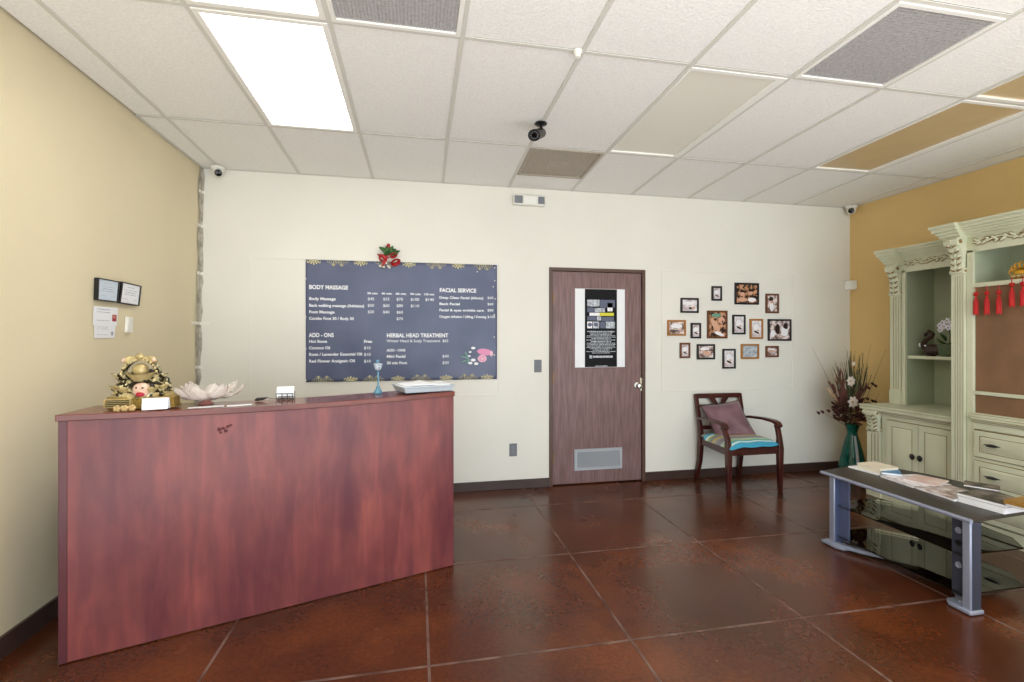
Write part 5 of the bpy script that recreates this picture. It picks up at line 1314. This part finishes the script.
for near in (True, False):
    q = MB()
    if near: ya, yb_, yc, yd = 1.935, 1.975, 1.975, 2.045
    else: ya, yb_, yc, yd = 2.745, 2.785, 2.66, 2.745
    q.box(2.735, 2.800, ya, yb_, .02, ST - .022); lg = q.build('leg', 'stand_silver' if True else '', t, bevel=.006)
    q = MB(); q.box(2.745, 2.800, ya - .002 if near else ya - .006, ya, .02, ST - .022); q.build('side_face', 'stand_dark' if near else 'stand_blue', lg, smooth=False)
    q = MB(); q.box(2.765, 2.775, yc, yd, .06, ST - .022); 
    Tx2 = Matrix.Rotation(R(-90), 3, 'Y')
    q.build('cable_panel', 'stand_dark' if near else 'stand_blue', lg, bevel=.002)
    ym = (yc + yd) / 2
    q = MB()
    for z_ in (.40, .335, .22):
        q.lathe([(.0, 0), (.010, 0), (.016, .0), (.016, .004), (.012, .004), (.010, .001), (0, .001)], (2.765, ym, z_), 18, 1 if z_ == .335 else 0, T=Tx2)
    if near: q.build('cable_hole', ['stand_silver', 'black_plastic'], lg)
    # foot
    q = MB(); yf0, yf1 = (1.925, 2.06) if near else (2.67, 2.83)
    q.prism([(2.722, yf0), (2.81, yf0), (2.83, (yf0 + yf1) / 2), (2.80, yf1), (2.75, yf1), (2.722, yf1 - .03)] if near else [(2.715, yf0 + .05), (2.74, yf0), (2.80, yf0), (2.82, (yf0 + yf1) / 2), (2.80, yf1), (2.715, yf1)], .004, .026); q.build('foot', 'stand_silver', lg, bevel=.006)
# arched floor brace
q = MB(); pts = [(2.72, 2.80, .026), (2.76, 2.68, .028), (2.83, 2.57, .03), (2.99, 2.41, .032), (3.08, 2.36, .032), (3.07, 2.28, .032), (2.99, 2.19, .03), (2.86, 2.08, .028), (2.77, 1.99, .026)]
q.barz(pts, .012, .020, ax=(0, 0, 1)); q.build('floor_brace', 'stand_silver', t, bevel=.003)

# magazines
def mag(a, b_, depth, th, z0, cover, pages, name, label, cat, off=.0):
    A = onZ(a[0], a[1], z0); B = onZ(b_[0], b_[1], z0); d_ = (B - A).normalized(); n_ = Vector((-d_.y, d_.x, 0))
    if n_.x < 0: n_ = -n_
    A = A + n_ * off; B = B + n_ * off
    t = thing(name, (A + B) / 2 + n_ * depth / 2, label, cat, 'reading matter on the media stand')
    C, D = B + n_ * depth, A + n_ * depth
    U = Vector((0, 0, 1))
    inn = [A + d_ * .002 + n_ * .0015, B - d_ * .002 + n_ * .0015, C - d_ * .002 - n_ * .0015, D + d_ * .002 - n_ * .0015]
    MB().hexa([p + U * .0012 for p in inn] + [p + U * (th - .0012) for p in inn]).build('pages', pages, t, smooth=False)
    q = MB(); q.hexa([A, B, C, D] + [p + U * .0012 for p in (A, B, C, D)]); q.hexa([p + U * (th - .0012) for p in (A, B, C, D)] + [p + U * th for p in (A, B, C, D)])
    q.build('cover', cover, t, smooth=False)
Z = ST + .0005
mag((848, 467.3), (878, 475.5), .18, .008, Z, 'paper', 'pages_white', 'booklet', 'thin white booklet beneath the cream book at the far end of the stand', 'booklet')
mag((857, 467.6), (880, 474), .16, .034, Z + .0085, 'pages_cream', 'pages_cream', 'thick_book', 'thick cream-edged book at the far end of the stand', 'book')
mag((880, 477), (913, 488), .26, .012, Z, 'cover_white', 'pages_white', 'magazine', 'white-edged magazine under the blue and pink ones', 'magazine')
mag((882, 475), (903, 477.5), .13, .014, Z + .0125, 'cover_blue', 'pages_white', 'magazine', 'small bright blue magazine next to the cream book', 'magazine', .02)
mag((899, 481), (931, 488), .20, .008, Z + .0125, 'cover_pink', 'pages_white', 'magazine', 'pinkish-white magazine in the middle of the spread', 'magazine', .05)
mag((915, 488.5), (954, 501.5), .24, .014, Z, 'cover_photo', 'pages_white', 'magazine', 'magazine with a figure photo just left of the thick white stack', 'magazine')
for i in range(3):
    mag((958 - i * .7, 501.5 - i * 3.1), (1004.5 + i * .6, 514.5 - i * 3.1), .20, .016, Z + i * .0165, ('paper', 'paper', 'cover_dark')[i], 'pages_white', 'magazine',
        ('lowest magazine of the thick white stack at the near end', 'middle magazine of the thick white stack at the near end', 'topmost magazine of the thick stack, with a dark photo cover')[i], 'magazine')
mag((963, 488), (1000, 494), .12, .010, Z + .0500, 'cover_dark', 'pages_white', 'magazine', 'loose dark magazine lying on the thick white stack', 'magazine', .05)
mag((1005, 505.5), (1034, 499.5), .15, .012, Z + .0502, 'cover_mauve', 'pages_white', 'magazine', 'mauve-covered magazine at the right edge, just under the gold-spined book', 'magazine')
mag((1003, 503), (1034, 497), .13, .016, Z + .0630, 'cover_gold', 'cover_gold', 'thin_book', 'gold-brown spined book at the right edge of the stand', 'book')
